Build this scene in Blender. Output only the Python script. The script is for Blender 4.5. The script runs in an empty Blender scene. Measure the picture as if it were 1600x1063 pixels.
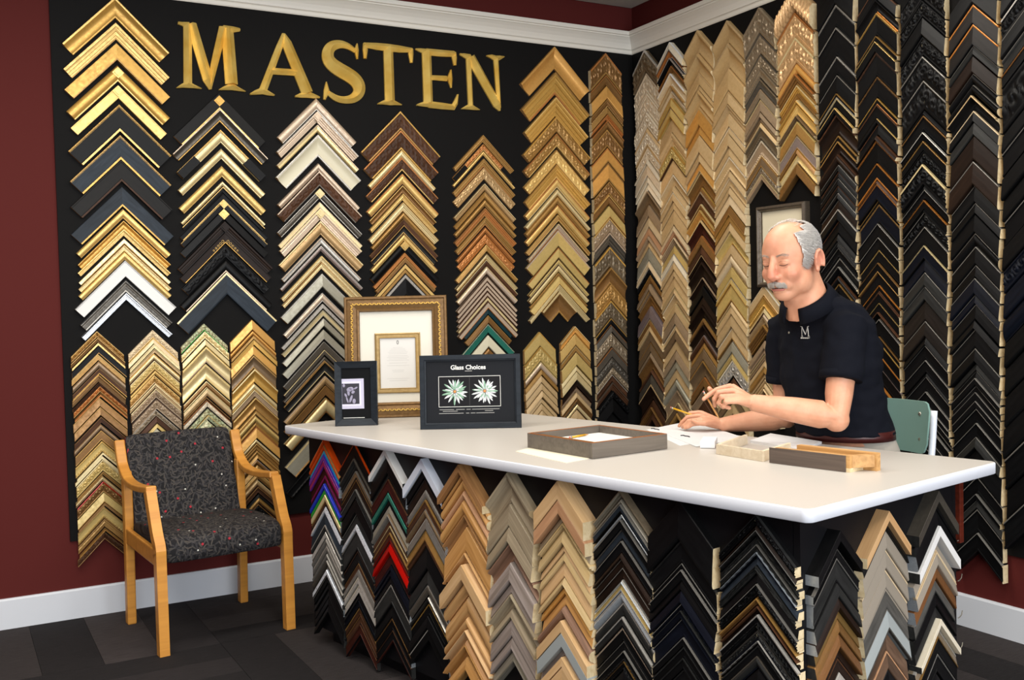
import bpy, bmesh, math, random, re
from math import sin, cos, pi, sqrt
from mathutils import Vector, Matrix, noise
random.seed(7)
SC = bpy.context.scene
COL = SC.collection

# ------------------------------------------------------------------ camera, world, lights, exposure
cam_d = bpy.data.cameras.new('camera'); cam = bpy.data.objects.new('camera', cam_d); COL.objects.link(cam)
cam_d.sensor_width = 36.0; cam_d.sensor_fit = 'HORIZONTAL'; cam_d.lens = 35.843
cam_d.clip_start = .05; cam_d.clip_end = 60
CR = Vector((0.87297377, -0.48715949, -0.02433974)); CU = Vector((0.03812195, 0.0183955, 0.99910376)); CF = Vector((0.48627513, 0.87311926, -0.03463026))
m = Matrix((CR, CU, -CF)).transposed().to_4x4(); m.translation = (-3.98072, -5.44396, 1.5)
cam.matrix_world = m
SC.camera = cam
w = bpy.data.worlds.new('world'); SC.world = w; w.use_nodes = True
bg = w.node_tree.nodes['Background']; bg.inputs[0].default_value = (.80, .88, 1, 1); bg.inputs[1].default_value = .28
def area(name, loc, to, sx, sy, power, col):
    d = bpy.data.lights.new(name, 'AREA'); d.shape = 'RECTANGLE'; d.size = sx; d.size_y = sy; d.energy = power; d.color = col
    o = bpy.data.objects.new(name, d); COL.objects.link(o); o.location = loc
    o.rotation_euler = (Vector(to)-Vector(loc)).to_track_quat('-Z', 'Y').to_euler()
    return o
area('shop_window_daylight', (-3.0, -8.6, 1.75), (-2.2, 0, 1.45), 5.6, 2.6, 250, (.90, .95, 1))
for lx in (-5.0, -3.2, -1.4):
    for ly in (-1.9, -3.9, -5.9):
        area('ceiling_light', (lx, ly, 3.37), (lx, ly, 0), 1.15, .58, 27, (1, .94, .85))
vs = SC.view_settings; vs.view_transform = 'Standard'; vs.look = 'None'; vs.gamma = 1.0; vs.use_curve_mapping = False; vs.exposure = 0.36
SC.display_settings.display_device = 'sRGB'

# ------------------------------------------------------------------ materials
def lin(hx):
    hx = hx.lstrip('#'); o = []
    for i in (0, 2, 4):
        c = int(hx[i:i+2], 16)/255; o.append(c/12.92 if c <= .04045 else ((c+.055)/1.055)**2.4)
    return (*o, 1)
class NT:
    def __init__(s, name):
        s.m = bpy.data.materials.new(name); s.m.use_nodes = True; s.t = s.m.node_tree; s.b = s.t.nodes['Principled BSDF']
    def n(s, typ, ins={}, **kw):
        nd = s.t.nodes.new(typ)
        for k, v in kw.items(): setattr(nd, k, v)
        for k, v in ins.items():
            if isinstance(v, tuple) and len(v) == 2 and hasattr(v[0], 'outputs'): s.t.links.new(v[0].outputs[v[1]], nd.inputs[k])
            elif hasattr(v, 'outputs'): s.t.links.new(v.outputs[0], nd.inputs[k])
            else: nd.inputs[k].default_value = v
        return nd
    def link(s, a, o, k): s.t.links.new(a.outputs[o], s.b.inputs[k])
    def set(s, **kw):
        for k, v in kw.items(): s.b.inputs[k.replace('_', ' ')].default_value = v
    def coord(s, scale=(1, 1, 1), out='Object'):
        tc = s.n('ShaderNodeTexCoord'); return s.n('ShaderNodeMapping', {'Vector': (tc, out), 'Scale': scale})
    def math(s, op, a, b=0.0, c=0.0): return s.n('ShaderNodeMath', {0: a, 1: b, 2: c}, operation=op)
    def mix(s, fac, a, b, blend='MIX'):
        nd = s.n('ShaderNodeMix', data_type='RGBA', blend_type=blend)
        for i, v in ((0, fac), (6, a), (7, b)):
            if isinstance(v, tuple) and hasattr(v[0], 'outputs'): s.t.links.new(v[0].outputs[v[1]], nd.inputs[i])
            elif hasattr(v, 'outputs'): s.t.links.new(v.outputs[0], nd.inputs[i])
            else: nd.inputs[i].default_value = v
        return (nd, 2)
def vary(N, col, amt=.2):
    oi = N.n('ShaderNodeObjectInfo'); mr = N.n('ShaderNodeMapRange', {0: (oi, 'Random'), 3: 1-amt, 4: 1+amt})
    h = N.n('ShaderNodeHueSaturation', {'Value': mr, 'Color': col}); return (h, 0)
MC = {}
def plain(name, hx, rough=.5, metal=0.0, bump=0.0, scale=200, spec=None, coat=0.0):
    if name in MC: return MC[name]
    N = NT(name); N.set(Base_Color=lin(hx), Roughness=rough, Metallic=metal)
    if coat: N.set(Coat_Weight=coat, Coat_Roughness=.1)
    if spec is not None: N.b.inputs['Specular IOR Level'].default_value = spec
    if bump:
        c = N.coord((scale,)*3); t = N.n('ShaderNodeTexNoise', {'Vector': c, 'Scale': 1.0, 'Detail': 3.0})
        b = N.n('ShaderNodeBump', {'Height': t, 'Strength': bump, 'Distance': .002}); N.link(b, 0, 'Normal')
    MC[name] = N.m; return N.m
def leaf(name, hx, hx2, metal=.65, rough=.38):
    """gilded / silvered / bronzed wood: leaf colour with worn patches of a second colour and streaks along the moulding"""
    N = NT(name); c = N.coord((9, 60, 60)); t = N.n('ShaderNodeTexNoise', {'Vector': c, 'Scale': 1.0, 'Detail': 5.0, 'Roughness': .65})
    c2 = N.coord((70, 70, 70)); t2 = N.n('ShaderNodeTexNoise', {'Vector': c2, 'Scale': 1.0, 'Detail': 4.0})
    f = N.math('MULTIPLY_ADD', t2, .5, N.math('MULTIPLY', t, .5)); r = N.n('ShaderNodeMapRange', {0: f, 1: .40, 2: .72, 3: 0.0, 4: .55})
    col = vary(N, N.mix(r, lin(hx), lin(hx2)), .11); N.t.links.new(col[0].outputs[0], N.b.inputs['Base Color'])
    N.set(Metallic=metal); rr = N.n('ShaderNodeMapRange', {0: t2, 1: .3, 2: .7, 3: rough-.08, 4: rough+.12}); N.link(rr, 0, 'Roughness')
    b = N.n('ShaderNodeBump', {'Height': t, 'Strength': .25, 'Distance': .001}); N.link(b, 0, 'Normal'); return N.m
def wood(name, hx, hx2, rough=.5, sc=1.0):
    N = NT(name); c = N.coord((3*sc, 55*sc, 55*sc)); oi = N.n('ShaderNodeObjectInfo')
    ad = N.n('ShaderNodeVectorMath', {0: c, 1: (oi, 'Random')}, operation='ADD')
    t = N.n('ShaderNodeTexNoise', {'Vector': ad, 'Scale': 1.0, 'Detail': 5.0, 'Distortion': .8})
    r = N.n('ShaderNodeMapRange', {0: t, 1: .35, 2: .68}); col = vary(N, N.mix(r, lin(hx), lin(hx2)), .09)
    N.t.links.new(col[0].outputs[0], N.b.inputs['Base Color']); N.set(Roughness=rough)
    b = N.n('ShaderNodeBump', {'Height': t, 'Strength': .12, 'Distance': .001}); N.link(b, 0, 'Normal'); return N.m
def lac(name, hx, rough=.42, amt=.25):
    N = NT(name); c = N.coord((12, 80, 80)); t = N.n('ShaderNodeTexNoise', {'Vector': c, 'Scale': 1.0, 'Detail': 4.0})
    r = N.n('ShaderNodeMapRange', {0: t, 1: .3, 2: .7, 3: .75, 4: 1.3}); h = N.n('ShaderNodeHueSaturation', {'Value': r, 'Color': lin(hx)})
    col = vary(N, (h, 0), amt); N.t.links.new(col[0].outputs[0], N.b.inputs['Base Color']); N.set(Roughness=rough); N.b.inputs['Specular IOR Level'].default_value = .16
    b = N.n('ShaderNodeBump', {'Height': t, 'Strength': .08, 'Distance': .001}); N.link(b, 0, 'Normal'); return N.m
def crackle(name, hx, hx2, sc=60):
    N = NT(name); c = N.coord((sc,)*3); v = N.n('ShaderNodeTexVoronoi', {'Vector': c, 'Scale': 1.0}, feature='DISTANCE_TO_EDGE')
    t = N.n('ShaderNodeTexNoise', {'Vector': c, 'Scale': .5, 'Detail': 3.0})
    r = N.n('ShaderNodeMapRange', {0: v, 1: .02, 2: .09}); a = N.mix(N.n('ShaderNodeMapRange', {0: t, 1: .35, 2: .65}), lin(hx), lin(hx2))
    col = vary(N, N.mix(r, lin('#6f6238'), a), .08); N.t.links.new(col[0].outputs[0], N.b.inputs['Base Color']); N.set(Roughness=.45, Metallic=.15); return N.m
# code: (kind, colour, second colour, words)
PAL = {
 'gg':('leaf','#E3BF76','#BC9046','bright gold'),'gd':('leaf','#CFA353','#9E7633','gold'),'og':('leaf','#B0874A','#7E5A2C','old gold'),
 'cg':('leaf','#DBA659','#B67F3C','warm gold'),'pg':('leaf','#E6D3A0','#C4A468','pale champagne'),'yg':('leaf','#C9AE6C','#A08747','greenish gold'),
 'rg':('leaf','#BC7C42','#854C25','red gold'),'pb':('leaf','#BD9C6C','#8D6C46','pale bronze'),'rs':('leaf','#D3BEA6','#A68C76','rose silver'),
 'pc':('leaf','#D0AA7A','#9C7349','pale copper'),'tn':('leaf','#CDB083','#AD8D5A','tan champagne'),'tg':('leaf','#C6A675','#AA8954','matte tan gold'),
 'ta':('leaf','#9F886C','#776150','taupe bronze'),'tb':('leaf','#786248','#52402C','taupe brown'),'tl':('leaf','#77696A','#5A4D4C','purplish taupe'),
 'bz':('leaf','#8C6638','#583B20','bronze'),'br':('lac','#4A3020','','brown'),'db':('lac','#20150F','','dark brown'),'bw':('lac','#15110D','','brown black'),
 'bk':('lac','#0C0C0D','','black'),'tk':('lac','#1F1A17','','brown black'),'cb':('lac','#262D35','','charcoal blue'),'cb2':('leaf','#8A6038','#6A4525','copper brown'),
 'nb':('lac','#0C0F18','','navy black'),'gm':('lac','#272726','','gunmetal'),'gm2':('lac','#4A4844','','graphite gray'),'st':('leaf','#5C564D','#3C362F','dark pewter'),
 'dg':('leaf','#74654F','#40352A','dark antique'),'gr':('leaf','#86827B','#625E57','gray silver'),'gw':('wood','#A5967C','#7F705A','weathered gray wood'),
 'gx':('wood','#8E877A','#67604F','weathered pewter wood'),'gv':('wood','#9C8F88','#75695F','mauve gray wood'),'sb':('leaf','#A3A9AE','#7B8186','cool silver'),
 'si':('leaf','#C2BDB4','#8F897F','silver'),'sw':('leaf','#93836C','#655440','weathered pewter'),'sg':('leaf','#A9A594','#86816E','pale gray silver'),
 'ch':('leaf','#E6EAF0','#BFC5CC','bright chrome'),'wh':('flat','#E4E2DE','','white'),'wb':('flat','#DDE4F2','','cool white'),
 'iw':('leaf','#EDE3CC','#D2C2A0','ivory'),'iv':('leaf','#D9CCB4','#B3A28A','whitewashed ivory'),'cr':('flat','#D6CFB4','','cream'),
 'ck':('crk','#D2C8A0','#B4C09A','crackled cream'),'pk':('leaf','#DEC8A2','#C0A27C','pale pinkish gold'),'pt':('wood','#C1946F','#A97B57','pinkish wood'),
 'tp':('flat','#92887A','','matte taupe'),'bt':('lac','#5A4536','','brown taupe'),'bs':('leaf','#86693A','#6B5029','brushed brass'),
 'hk':('wood','#CBA374','#B78B5B','light hardwood'),'ho':('wood','#CB995C','#A8763C','honey wood'),'hb':('wood','#B08150','#875E38','honey brown wood'),
 'ok':('wood','#CEA26C','#AC7F4B','light oak'),'ma':('wood','#D9B587','#C39B69','pale maple'),'mk':('wood','#CDB384','#B0935F','blond maple'),
 'gb':('flat','#9AA09F','','gray blue'),'pb2':('wood','#94715B','#70523F','pinkish brown wood'),'cp':('leaf','#C07A32','#854E1C','copper orange'),
 'cp2':('leaf','#8A5C36','#6B4526','copper'),'rb':('lac','#3E1C14','','red brown'),'rd':('gloss','#B8140C','','bright red'),'dm':('lac','#35120F','','dark maroon'),
 'or':('gloss','#C2420C','','glossy orange'),'cy':('gloss','#1C9AB2','','turquoise'),'bl':('gloss','#2336B4','','bright blue'),'pu':('gloss','#6A2A8A','','purple'),
 'mg':('gloss','#8C1A55','','magenta'),'gn':('gloss','#2C9432','','green'),'te':('leaf','#2F7E6C','#1C5A50','teal green'),'dt':('lac','#15353C','','dark teal'),
 'mv':('leaf','#9C8C86','#786A66','mauve silver')}
def M(code):
    k = 'finish_'+code
    if k in MC: return MC[k]
    kind, a, b, wd = PAL[code]; nm = wd.replace(' ', '_')
    if kind == 'leaf': mm = leaf(nm, a, b, .22 if code in ('tn','tg','iv','iw','pk','ta','tb','tl','yg') else .45, .30 if code in ('ch','si','sb') else .36)
    elif kind == 'wood': mm = wood(nm, a, b)
    elif kind == 'lac': mm = lac(nm, a)
    elif kind == 'crk': mm = crackle(nm, a, b)
    elif kind == 'gloss': mm = plain(nm, a, .16, .15)
    else: mm = plain(nm, a, .42, 0, .05, 120)
    MC[k] = mm; return mm
RAW = wood('raw_pale_wood', '#E0CDA6', '#C9B083', .65); RAWT = wood('raw_tan_wood', '#B58A55', '#94693A', .65)

# ------------------------------------------------------------------ helpers
def mesh_obj(name, verts, faces, mats=(), fm=None, parent=None, smooth=False):
    me = bpy.data.meshes.new(name); me.from_pydata([tuple(v) for v in verts], [], faces)
    for mm in mats: me.materials.append(mm)
    if fm: me.polygons.foreach_set('material_index', fm)
    if smooth: me.polygons.foreach_set('use_smooth', [True]*len(faces))
    me.update(); o = bpy.data.objects.new(name, me); COL.objects.link(o)
    if parent: o.parent = parent
    return o
class B:
    """collects shapes and links them as one mesh object"""
    def __init__(s): s.v = []; s.f = []; s.m = []; s.sm = []
    def add(s, vs, fs, mi=0, sm=False):
        k = len(s.v); s.v += [tuple(x) for x in vs]; s.f += [tuple(i+k for i in f) for f in fs]; s.m += [mi]*len(fs); s.sm += [sm]*len(fs); return s
    def box(s, x0, x1, y0, y1, z0, z1, mi=0):
        return s.add([(x0,y0,z0),(x1,y0,z0),(x1,y1,z0),(x0,y1,z0),(x0,y0,z1),(x1,y0,z1),(x1,y1,z1),(x0,y1,z1)],
                     [(0,3,2,1),(4,5,6,7),(0,1,5,4),(1,2,6,5),(2,3,7,6),(3,0,4,7)], mi)
    def tube(s, pts, rad, n=10, mi=0, cap=True, sq=None):
        """round tube along pts with radii; sq=(a,b,upvector) makes a rectangular bar"""
        pts = [Vector(p) for p in pts]; N = len(pts); rad = rad if isinstance(rad, (list, tuple)) else [rad]*N
        vs = []; prev = None
        for i, p in enumerate(pts):
            t = (pts[min(i+1, N-1)]-pts[max(i-1, 0)]).normalized()
            if prev is None:
                a = Vector((0,0,1)) if abs(t.z) < .9 else Vector((1,0,0)); x = t.cross(a).normalized()
            else: x = (prev - t*prev.dot(t)).normalized()
            prev = x; y = t.cross(x)
            for k in range(n):
                g = 2*pi*k/n; vs.append(p + (x*cos(g)+y*sin(g))*rad[i])
        fs = [(i*n+k, i*n+(k+1)%n, (i+1)*n+(k+1)%n, (i+1)*n+k) for i in range(N-1) for k in range(n)]
        s.add(vs, fs, mi, True)
        if cap:
            k0 = len(s.v)-len(vs); s.f += [tuple(k0+k for k in reversed(range(n))), tuple(k0+(N-1)*n+k for k in range(n))]; s.m += [mi, mi]; s.sm += [False, False]
        return s
    def loft(s, rings, mi=0, cap=True, sm=True):
        n = len(rings[0]); k0 = len(s.v); N = len(rings)
        vs = [p for r in rings for p in r]
        fs = [(i*n+k, i*n+(k+1)%n, (i+1)*n+(k+1)%n, (i+1)*n+k) for i in range(N-1) for k in range(n)]
        s.add(vs, fs, mi, sm)
        if cap: s.f += [tuple(k0+k for k in reversed(range(n))), tuple(k0+(N-1)*n+k for k in range(n))]; s.m += [mi, mi]; s.sm += [False, False]
        return s
    def ball(s, c, r, ax=None, nu=14, nv=9, mi=0):
        """ellipsoid; ax = three axis vectors"""
        c = Vector(c); r = r if isinstance(r, (tuple, list)) else (r, r, r); ax = ax or (Vector((1,0,0)), Vector((0,1,0)), Vector((0,0,1)))
        rings = []
        for j in range(1, nv):
            th = pi*j/nv; rings.append([c + ax[0]*r[0]*sin(th)*cos(2*pi*k/nu) + ax[1]*r[1]*sin(th)*sin(2*pi*k/nu) - ax[2]*r[2]*cos(th) for k in range(nu)])
        return s.loft(rings, mi)
    def build(s, name, mats, parent=None, bev=0.0, seg=2):
        o = mesh_obj(name, s.v, s.f, mats if isinstance(mats, (list, tuple)) else [mats], s.m, parent)
        o.data.polygons.foreach_set('use_smooth', s.sm)
        if bev:
            b = o.modifiers.new('bevel', 'BEVEL'); b.width = bev; b.segments = seg; b.limit_method = 'ANGLE'; b.angle_limit = .7
        return o
def empty(name, loc=(0,0,0), rot=None, label=None, cat=None, group=None, mat4=None):
    o = bpy.data.objects.new(name, None); COL.objects.link(o); o.empty_display_size = .05
    if mat4 is not None: o.matrix_world = mat4
    else:
        o.location = loc
        if rot is not None: o.rotation_euler = rot
    tag(o, label, cat, group); return o
def tag(o, label=None, cat=None, group=None, kind=None):
    for k, v in (('label', label), ('category', cat), ('group', group), ('kind', kind)):
        if v: o[k] = v
    return o
def frame(x, y, z, o):
    mm = Matrix((x, y, z)).transposed().to_4x4(); mm.translation = o; return mm
def sweep(path, prof, closed=False):
    """extrude a 2-D profile [(a,b)] along path of (point, avec, bvec)"""
    return [[p + a*u + b*v for u, v in prof] for p, a, b in path]

# ------------------------------------------------------------------ room
MAROON = plain('maroon_wall_paint', '#561F1C', .75, 0, .06, 90, .15)
BLACKB = plain('black_painted_board', '#0B0A0A', .7, 0, .05, 160, .15)
TRIMW = plain('cream_white_trim', '#E6E2D8', .4, 0, .03, 60)
BASEW = plain('white_baseboard_paint', '#D3D6DC', .42, 0, .03, 60)
def box_obj(name, x0, x1, y0, y1, z0, z1, mt, parent=None, bev=0.0):
    return B().box(x0,x1,y0,y1,z0,z1).build(name, mt, parent, bev)
CEIL = 3.401
tag(box_obj('wall_back', -7.0, .12, 0, .12, 0, CEIL+.1, MAROON), kind='structure')
tag(box_obj('wall_right', 0, .12, -8.8, 0, 0, CEIL+.1, MAROON), kind='structure')
tag(box_obj('wall_left', -7.12, -7.0, -8.8, .12, 0, CEIL+.1, MAROON), kind='structure')
tag(box_obj('wall_back_panel', -3.475, -.0001, -.014, 0, .385, 3.12, BLACKB), kind='structure')
tag(box_obj('wall_right_panel', -.014, 0, -4.6, -.0141, .37, 3.12, BLACKB), kind='structure')
# crown moulding: profile (out, up) along both walls, mitred in the corner
CP = [(0,3.100),(.016,3.100),(.020,3.106),(.020,3.122),(.026,3.127),(.032,3.127),(.036,3.140),(.044,3.158),(.058,3.176),(.072,3.190),(.078,3.194),(.078,3.200),(.088,3.203),(.090,3.212),(.090,3.226),(0,3.226)]
tag(B().loft([[Vector((-7.0, -u, z)) for u, z in CP], [Vector((-u, -u, z)) for u, z in CP]], sm=False).build('trim_1', TRIMW), kind='structure')
tag(B().loft([[Vector((-u, -u, z)) for u, z in CP], [Vector((-u, -8.8, z)) for u, z in CP]], sm=False).build('trim_2', TRIMW), kind='structure')
BP = [(0,0),(.014,0),(.014,.138),(.010,.146),(0,.147)]
tag(B().loft([[Vector((-7.0, -u, z)) for u, z in BP], [Vector((-u, -u, z)) for u, z in BP]], sm=False).build('baseboard_back', BASEW), kind='structure')
tag(B().loft([[Vector((-u, -u, z)) for u, z in BP], [Vector((-u, -8.8, z)) for u, z in BP]], sm=False).build('baseboard_right', BASEW), kind='structure')
# suspended ceiling: grid and tiles
CT = plain('ceiling_tile_white', '#BDB8AE', .9, 0, .5, 300); CG = plain('ceiling_grid_white', '#D5D2CB', .5)
ceil = tag(box_obj('ceiling', -7.0, 0, -8.8, 0, CEIL+.02, CEIL+.08, CG), kind='structure')
for i in range(6):
    for j in range(11):
        x1 = -.012-i*1.2; y1 = -.012-j*.62
        mesh = box_obj('tile', x1-1.176, x1, y1-.6, y1, CEIL, CEIL+.02, CT, ceil)
# floor and carpet planks
CARP = []
for i, hx in enumerate(('#2C292A', '#353131', '#242223', '#3E3939')):
    N = NT('carpet_%s' % 'abcd'[i]); c = N.coord((14, 160, 160)); t = N.n('ShaderNodeTexNoise', {'Vector': c, 'Scale': 1.0, 'Detail': 5.0})
    c2 = N.coord((420,)*3); t2 = N.n('ShaderNodeTexNoise', {'Vector': c2, 'Scale': 1.0, 'Detail': 2.0})
    r = N.n('ShaderNodeMapRange', {0: N.math('MULTIPLY_ADD', t2, .6, N.math('MULTIPLY', t, .4)), 1: .3, 2: .7, 3: .45, 4: 1.6})
    h = N.n('ShaderNodeHueSaturation', {'Value': r, 'Color': lin(hx)}); N.link(h, 0, 'Base Color'); N.set(Roughness=.95)
    N.b.inputs['Specular IOR Level'].default_value = .15
    b = N.n('ShaderNodeBump', {'Height': t2, 'Strength': .6, 'Distance': .003}); N.link(b, 0, 'Normal'); CARP.append(N.m)
fl = tag(box_obj('floor', -7.0, .12, -8.8, .12, -.1, -.006, CARP[2]), kind='structure')
plank = {}
for ci in range(6):
    for cj in range(6):
        x = -4.9+ci*.98; y = -4.9+cj*.82+(ci % 2)*.0
        for q in range(4):
            k = random.choice((0, 0, 1, 1, 2, 3)); hz = (ci+cj) % 2
            if hz: bx = (x, x+.978, y+q*.205, y+q*.205+.2035)
            else: bx = (x+q*.245, x+q*.245+.2435, y, y+.818)
            x0, x1, y0, y1 = bx; x1 = min(x1, -.016); y1 = min(y1, -.016)
            if x1-x0 < .03 or y1-y0 < .03: continue
            o = B().box(-(x1-x0)/2, (x1-x0)/2, -(y1-y0)/2, (y1-y0)/2, -.006, 0).build('carpet_tile', CARP[k], fl)
            o.location = ((x0+x1)/2, (y0+y1)/2, 0)

# ------------------------------------------------------------------ counter: cabinet and worktop
C0 = Vector((-2.15488664, -3.63524086, 0)); D1 = Vector((-0.18692567, 0.98237406, 0)); D2 = Vector((0.98237406, 0.18692567, 0)); ZU = Vector((0,0,1))
TOPZ = .9825; L1 = 2.735; L2 = 1.0; OV = .09; TH = .036
cab = empty('counter_cabinet', label='black panelled counter cabinet below the white worktop, hung with frame samples', cat='cabinet', mat4=frame(D1, D2, ZU, C0))
LAMB = plain('black_laminate', '#0B0B0E', .5, 0, .03, 90, .25); 
# local x along the long front (D1), local y into the depth (D2)
box_obj('front_panel', OV+.022, L1-.07, OV, OV+.02, .075, TOPZ-TH-.001, LAMB, cab)
box_obj('end_panel', OV, OV+.02, OV, .885, .075, TOPZ-TH-.001, LAMB, cab)
box_obj('end_panel', L1-.07-.02, L1-.07, OV+.021, .70, .075, TOPZ-TH-.001, LAMB, cab)
box_obj('plinth', OV+.06, L1-.13, OV+.06, OV+.08, 0, .075, LAMB, cab)
box_obj('plinth', OV+.06, OV+.08, OV+.081, .84, 0, .075, LAMB, cab)
box_obj('corner_post', OV, OV+.035, .886, .906, .0, TOPZ-TH-.001, LAMB, cab)
top = empty('countertop', label='white laminate worktop with rounded corners across the whole counter', cat='worktop', mat4=frame(D1, D2, ZU, C0))
TOPM = plain('white_laminate', '#BFBAB3', .36, 0, .02, 40); EDGM = plain('white_edge_band', '#DDE0E8', .4)
def rrect(x0, x1, y0, y1, r, n=7):
    o = []
    for cx, cy, a in ((x1-r, y1-r, 0), (x0+r, y1-r, 90), (x0+r, y0+r, 180), (x1-r, y0+r, 270)):
        for k in range(n+1):
            g = math.radians(a+90*k/n); o.append((cx+r*cos(g), cy+r*sin(g)))
    return o
pr = rrect(.004, L1-.004, .004, L2-.004, .022)
B().loft([[Vector((x, y, z)) for x, y in pr] for z in (TOPZ-TH, TOPZ)], sm=False).build('slab', TOPM, top)
rings = []
for d, z in ((.0, TOPZ-TH), (.004, TOPZ-TH+.003), (.004, TOPZ-.004), (.0025, TOPZ-.0012), (0, TOPZ-.0005)):
    q = rrect(.004-d, L1-.004+d, .004-d, L2-.004+d, .022+d); rings.append([Vector((x, y, z)) for x, y in q])
B().loft(rings, cap=False).build('edge_band', EDGM, top)

# ------------------------------------------------------------------ frame corner samples
PROF = {
 's': [(0,0),(0,.86),(.04,1),(.13,1),(.17,.9),(.28,.58),(.48,.40),(.70,.38),(.86,.46),(.90,.52),(.98,.5),(1,.42),(1,0)],
 'v': [(0,0),(0,.72),(.03,.78),(.5,.9),(.90,.98),(.97,.94),(1,.85),(1,0)],
 'f': [(0,0),(0,.84),(.02,.88),(.09,.88),(.11,.78),(.86,.74),(.88,.82),(.97,.82),(1,.74),(1,0)],
 'r': [(0,0),(0,.5),(.05,.74),(.18,.93),(.38,1),(.58,.97),(.76,.85),(.88,.66),(.91,.6),(.98,.58),(1,.5),(1,0)],
 't': [(0,0),(0,.95),(.03,1),(.22,1),(.25,.82),(.34,.76),(.50,.80),(.53,.60),(.74,.58),(.77,.44),(.97,.42),(1,.36),(1,0)],
 'c': [(0,0),(0,.94),(.08,1),(.92,1),(1,.94),(1,0)],
 'd': [(0,0),(0,.99),(.02,1),(.98,1),(1,.99),(1,0)],
 'o': [(0,0),(0,.80),(.03,.86),(.11,.86),(.14,.76),(.21,.79),(.28,.81),(.35,.83),(.42,.84),(.49,.84),(.56,.83),(.63,.80),(.70,.77),(.77,.74),(.84,.70),(.86,.78),(.97,.78),(1,.7),(1,0)],
 'b': [(0,0),(0,.84),(.03,.9),(.16,.88),(.22,.74),(.55,.66),(.70,.66),(.76,.78),(.84,.86),(.92,.78),(1,.64),(1,0)],
 'R': [(0,0),(0,.4),(.06,.68),(.2,.9),(.4,1),(.6,1),(.8,.9),(.94,.68),(1,.4),(1,0)]}
PW = {'s':'scooped','v':'sloped','f':'flat','r':'rounded','t':'stepped','c':'slim','d':'deep','o':'carved','b':'beaded','R':'rope-twist'}
PLANES = {'B': (Vector((0,-.014,0)), Vector((1,0,0)), Vector((0,-1,0))), 'R': (Vector((-.014,0,0)), Vector((0,-1,0)), Vector((-1,0,0))),
          'F': (C0+D1*OV+D2*OV, -D1, -D2), 'G': (C0+D1*OV+D2*OV, D2, -D1)}
S2 = sqrt(2)
def ordinal(n): return '%d%s' % (n, 'th' if 10 < n % 100 < 14 else {1:'st',2:'nd',3:'rd'}.get(n % 10, 'th'))
NAMEOF = {}
for k, (kd, a, b_, wd) in PAL.items():
    if k in ('br','db','dm','rb','tk','bt','bw'): nm = 'brown_frame_corner'
    elif kd in ('lac',): nm = 'black_frame_corner'
    elif kd == 'wood': nm = 'wooden_frame_corner'
    elif kd == 'gloss': nm = 'coloured_frame_corner'
    elif kd in ('flat', 'crk'): nm = 'painted_frame_corner'
    elif k in ('si','sw','sg','ch','st','dg','gr','sb','rs','mv','iw','iv','tl'): nm = 'silver_frame_corner'
    elif k in ('bz','tb','ta','cp','cp2','cb2','pb','pc','rg'): nm = 'bronze_frame_corner'
    else: nm = 'gold_frame_corner'
    NAMEOF[k] = nm
NAMEOF['te'] = 'coloured_frame_corner'
def relief(P, x, u, w, seed):
    if P == 'o':
        if not .14 < u < .84: return 0
        p = .62*max(w, .012); e = sin(pi*(u-.14)/.70)**.6; k = round(x/p); dx = x/p-k; du = (u-.48)*w/p*(1 if k % 2 else -1)
        dd = sqrt(dx*dx+du*du); an = math.atan2(du, dx)
        return e*(.125*cos(2*pi*(dd*1.9-an/(2*pi)))*(1-.4*dd)+.05*noise.noise(Vector((x/w*4, u*5, seed))))
    if P == 'b': return .10*(1 if .74 < u < .9 else 0)
    if P == 'R': return .12*sin(2*pi*(x/(w*.30)+u*.55))
    return 0
def rail(side, w, hw, T, mode, P, mats, zones, seed, vsm):
    prof = PROF[P]; nx = {'o': 44, 'b': 26, 'R': 84}.get(P, 1)
    if vsm and P in 'ob': nx = 14
    n = len(prof); vs = []
    for j in range(nx+1):
        for u, t in prof:
            x0 = u*w; x1 = hw*S2+(u*w if mode == 'vc' else 0); x = x0+(x1-x0)*j/nx
            dz = 0
            if 0 < t and nx > 1:
                dz = relief(P, x, u, w, seed)
                if P == 'b' and dz: dz = .10 if j % 2 else -.06
            vs.append((x, (-u if side > 0 else u)*w, max(t+dz, .05)*T if t else 0))
    fs = []; fm = []
    def q(*a): fs.append(a if side > 0 else a[::-1])
    for j in range(nx):
        for i in range(n-1):
            q(j*n+i, (j+1)*n+i, (j+1)*n+i+1, j*n+i+1)
            um = (prof[i][0]+prof[i+1][0])/2; fm.append(2 if (um < zones[0] and len(mats) > 2) else 3 if (um > zones[1] and len(mats) > 3) else 0)
    q(*[nx*n+i for i in range(n)]); fm.append(1)
    q(*[i for i in reversed(range(n))]); fm.append(1)
    q(*[j*n+n-1 for j in range(nx+1)], *[j*n for j in reversed(range(nx+1))]); fm.append(1)
    return vs, fs, fm
def xy(side, x, u):
    return ((x-u)/S2, (-x-u)/S2) if side > 0 else ((-x+u)/S2, (-x-u)/S2)
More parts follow.
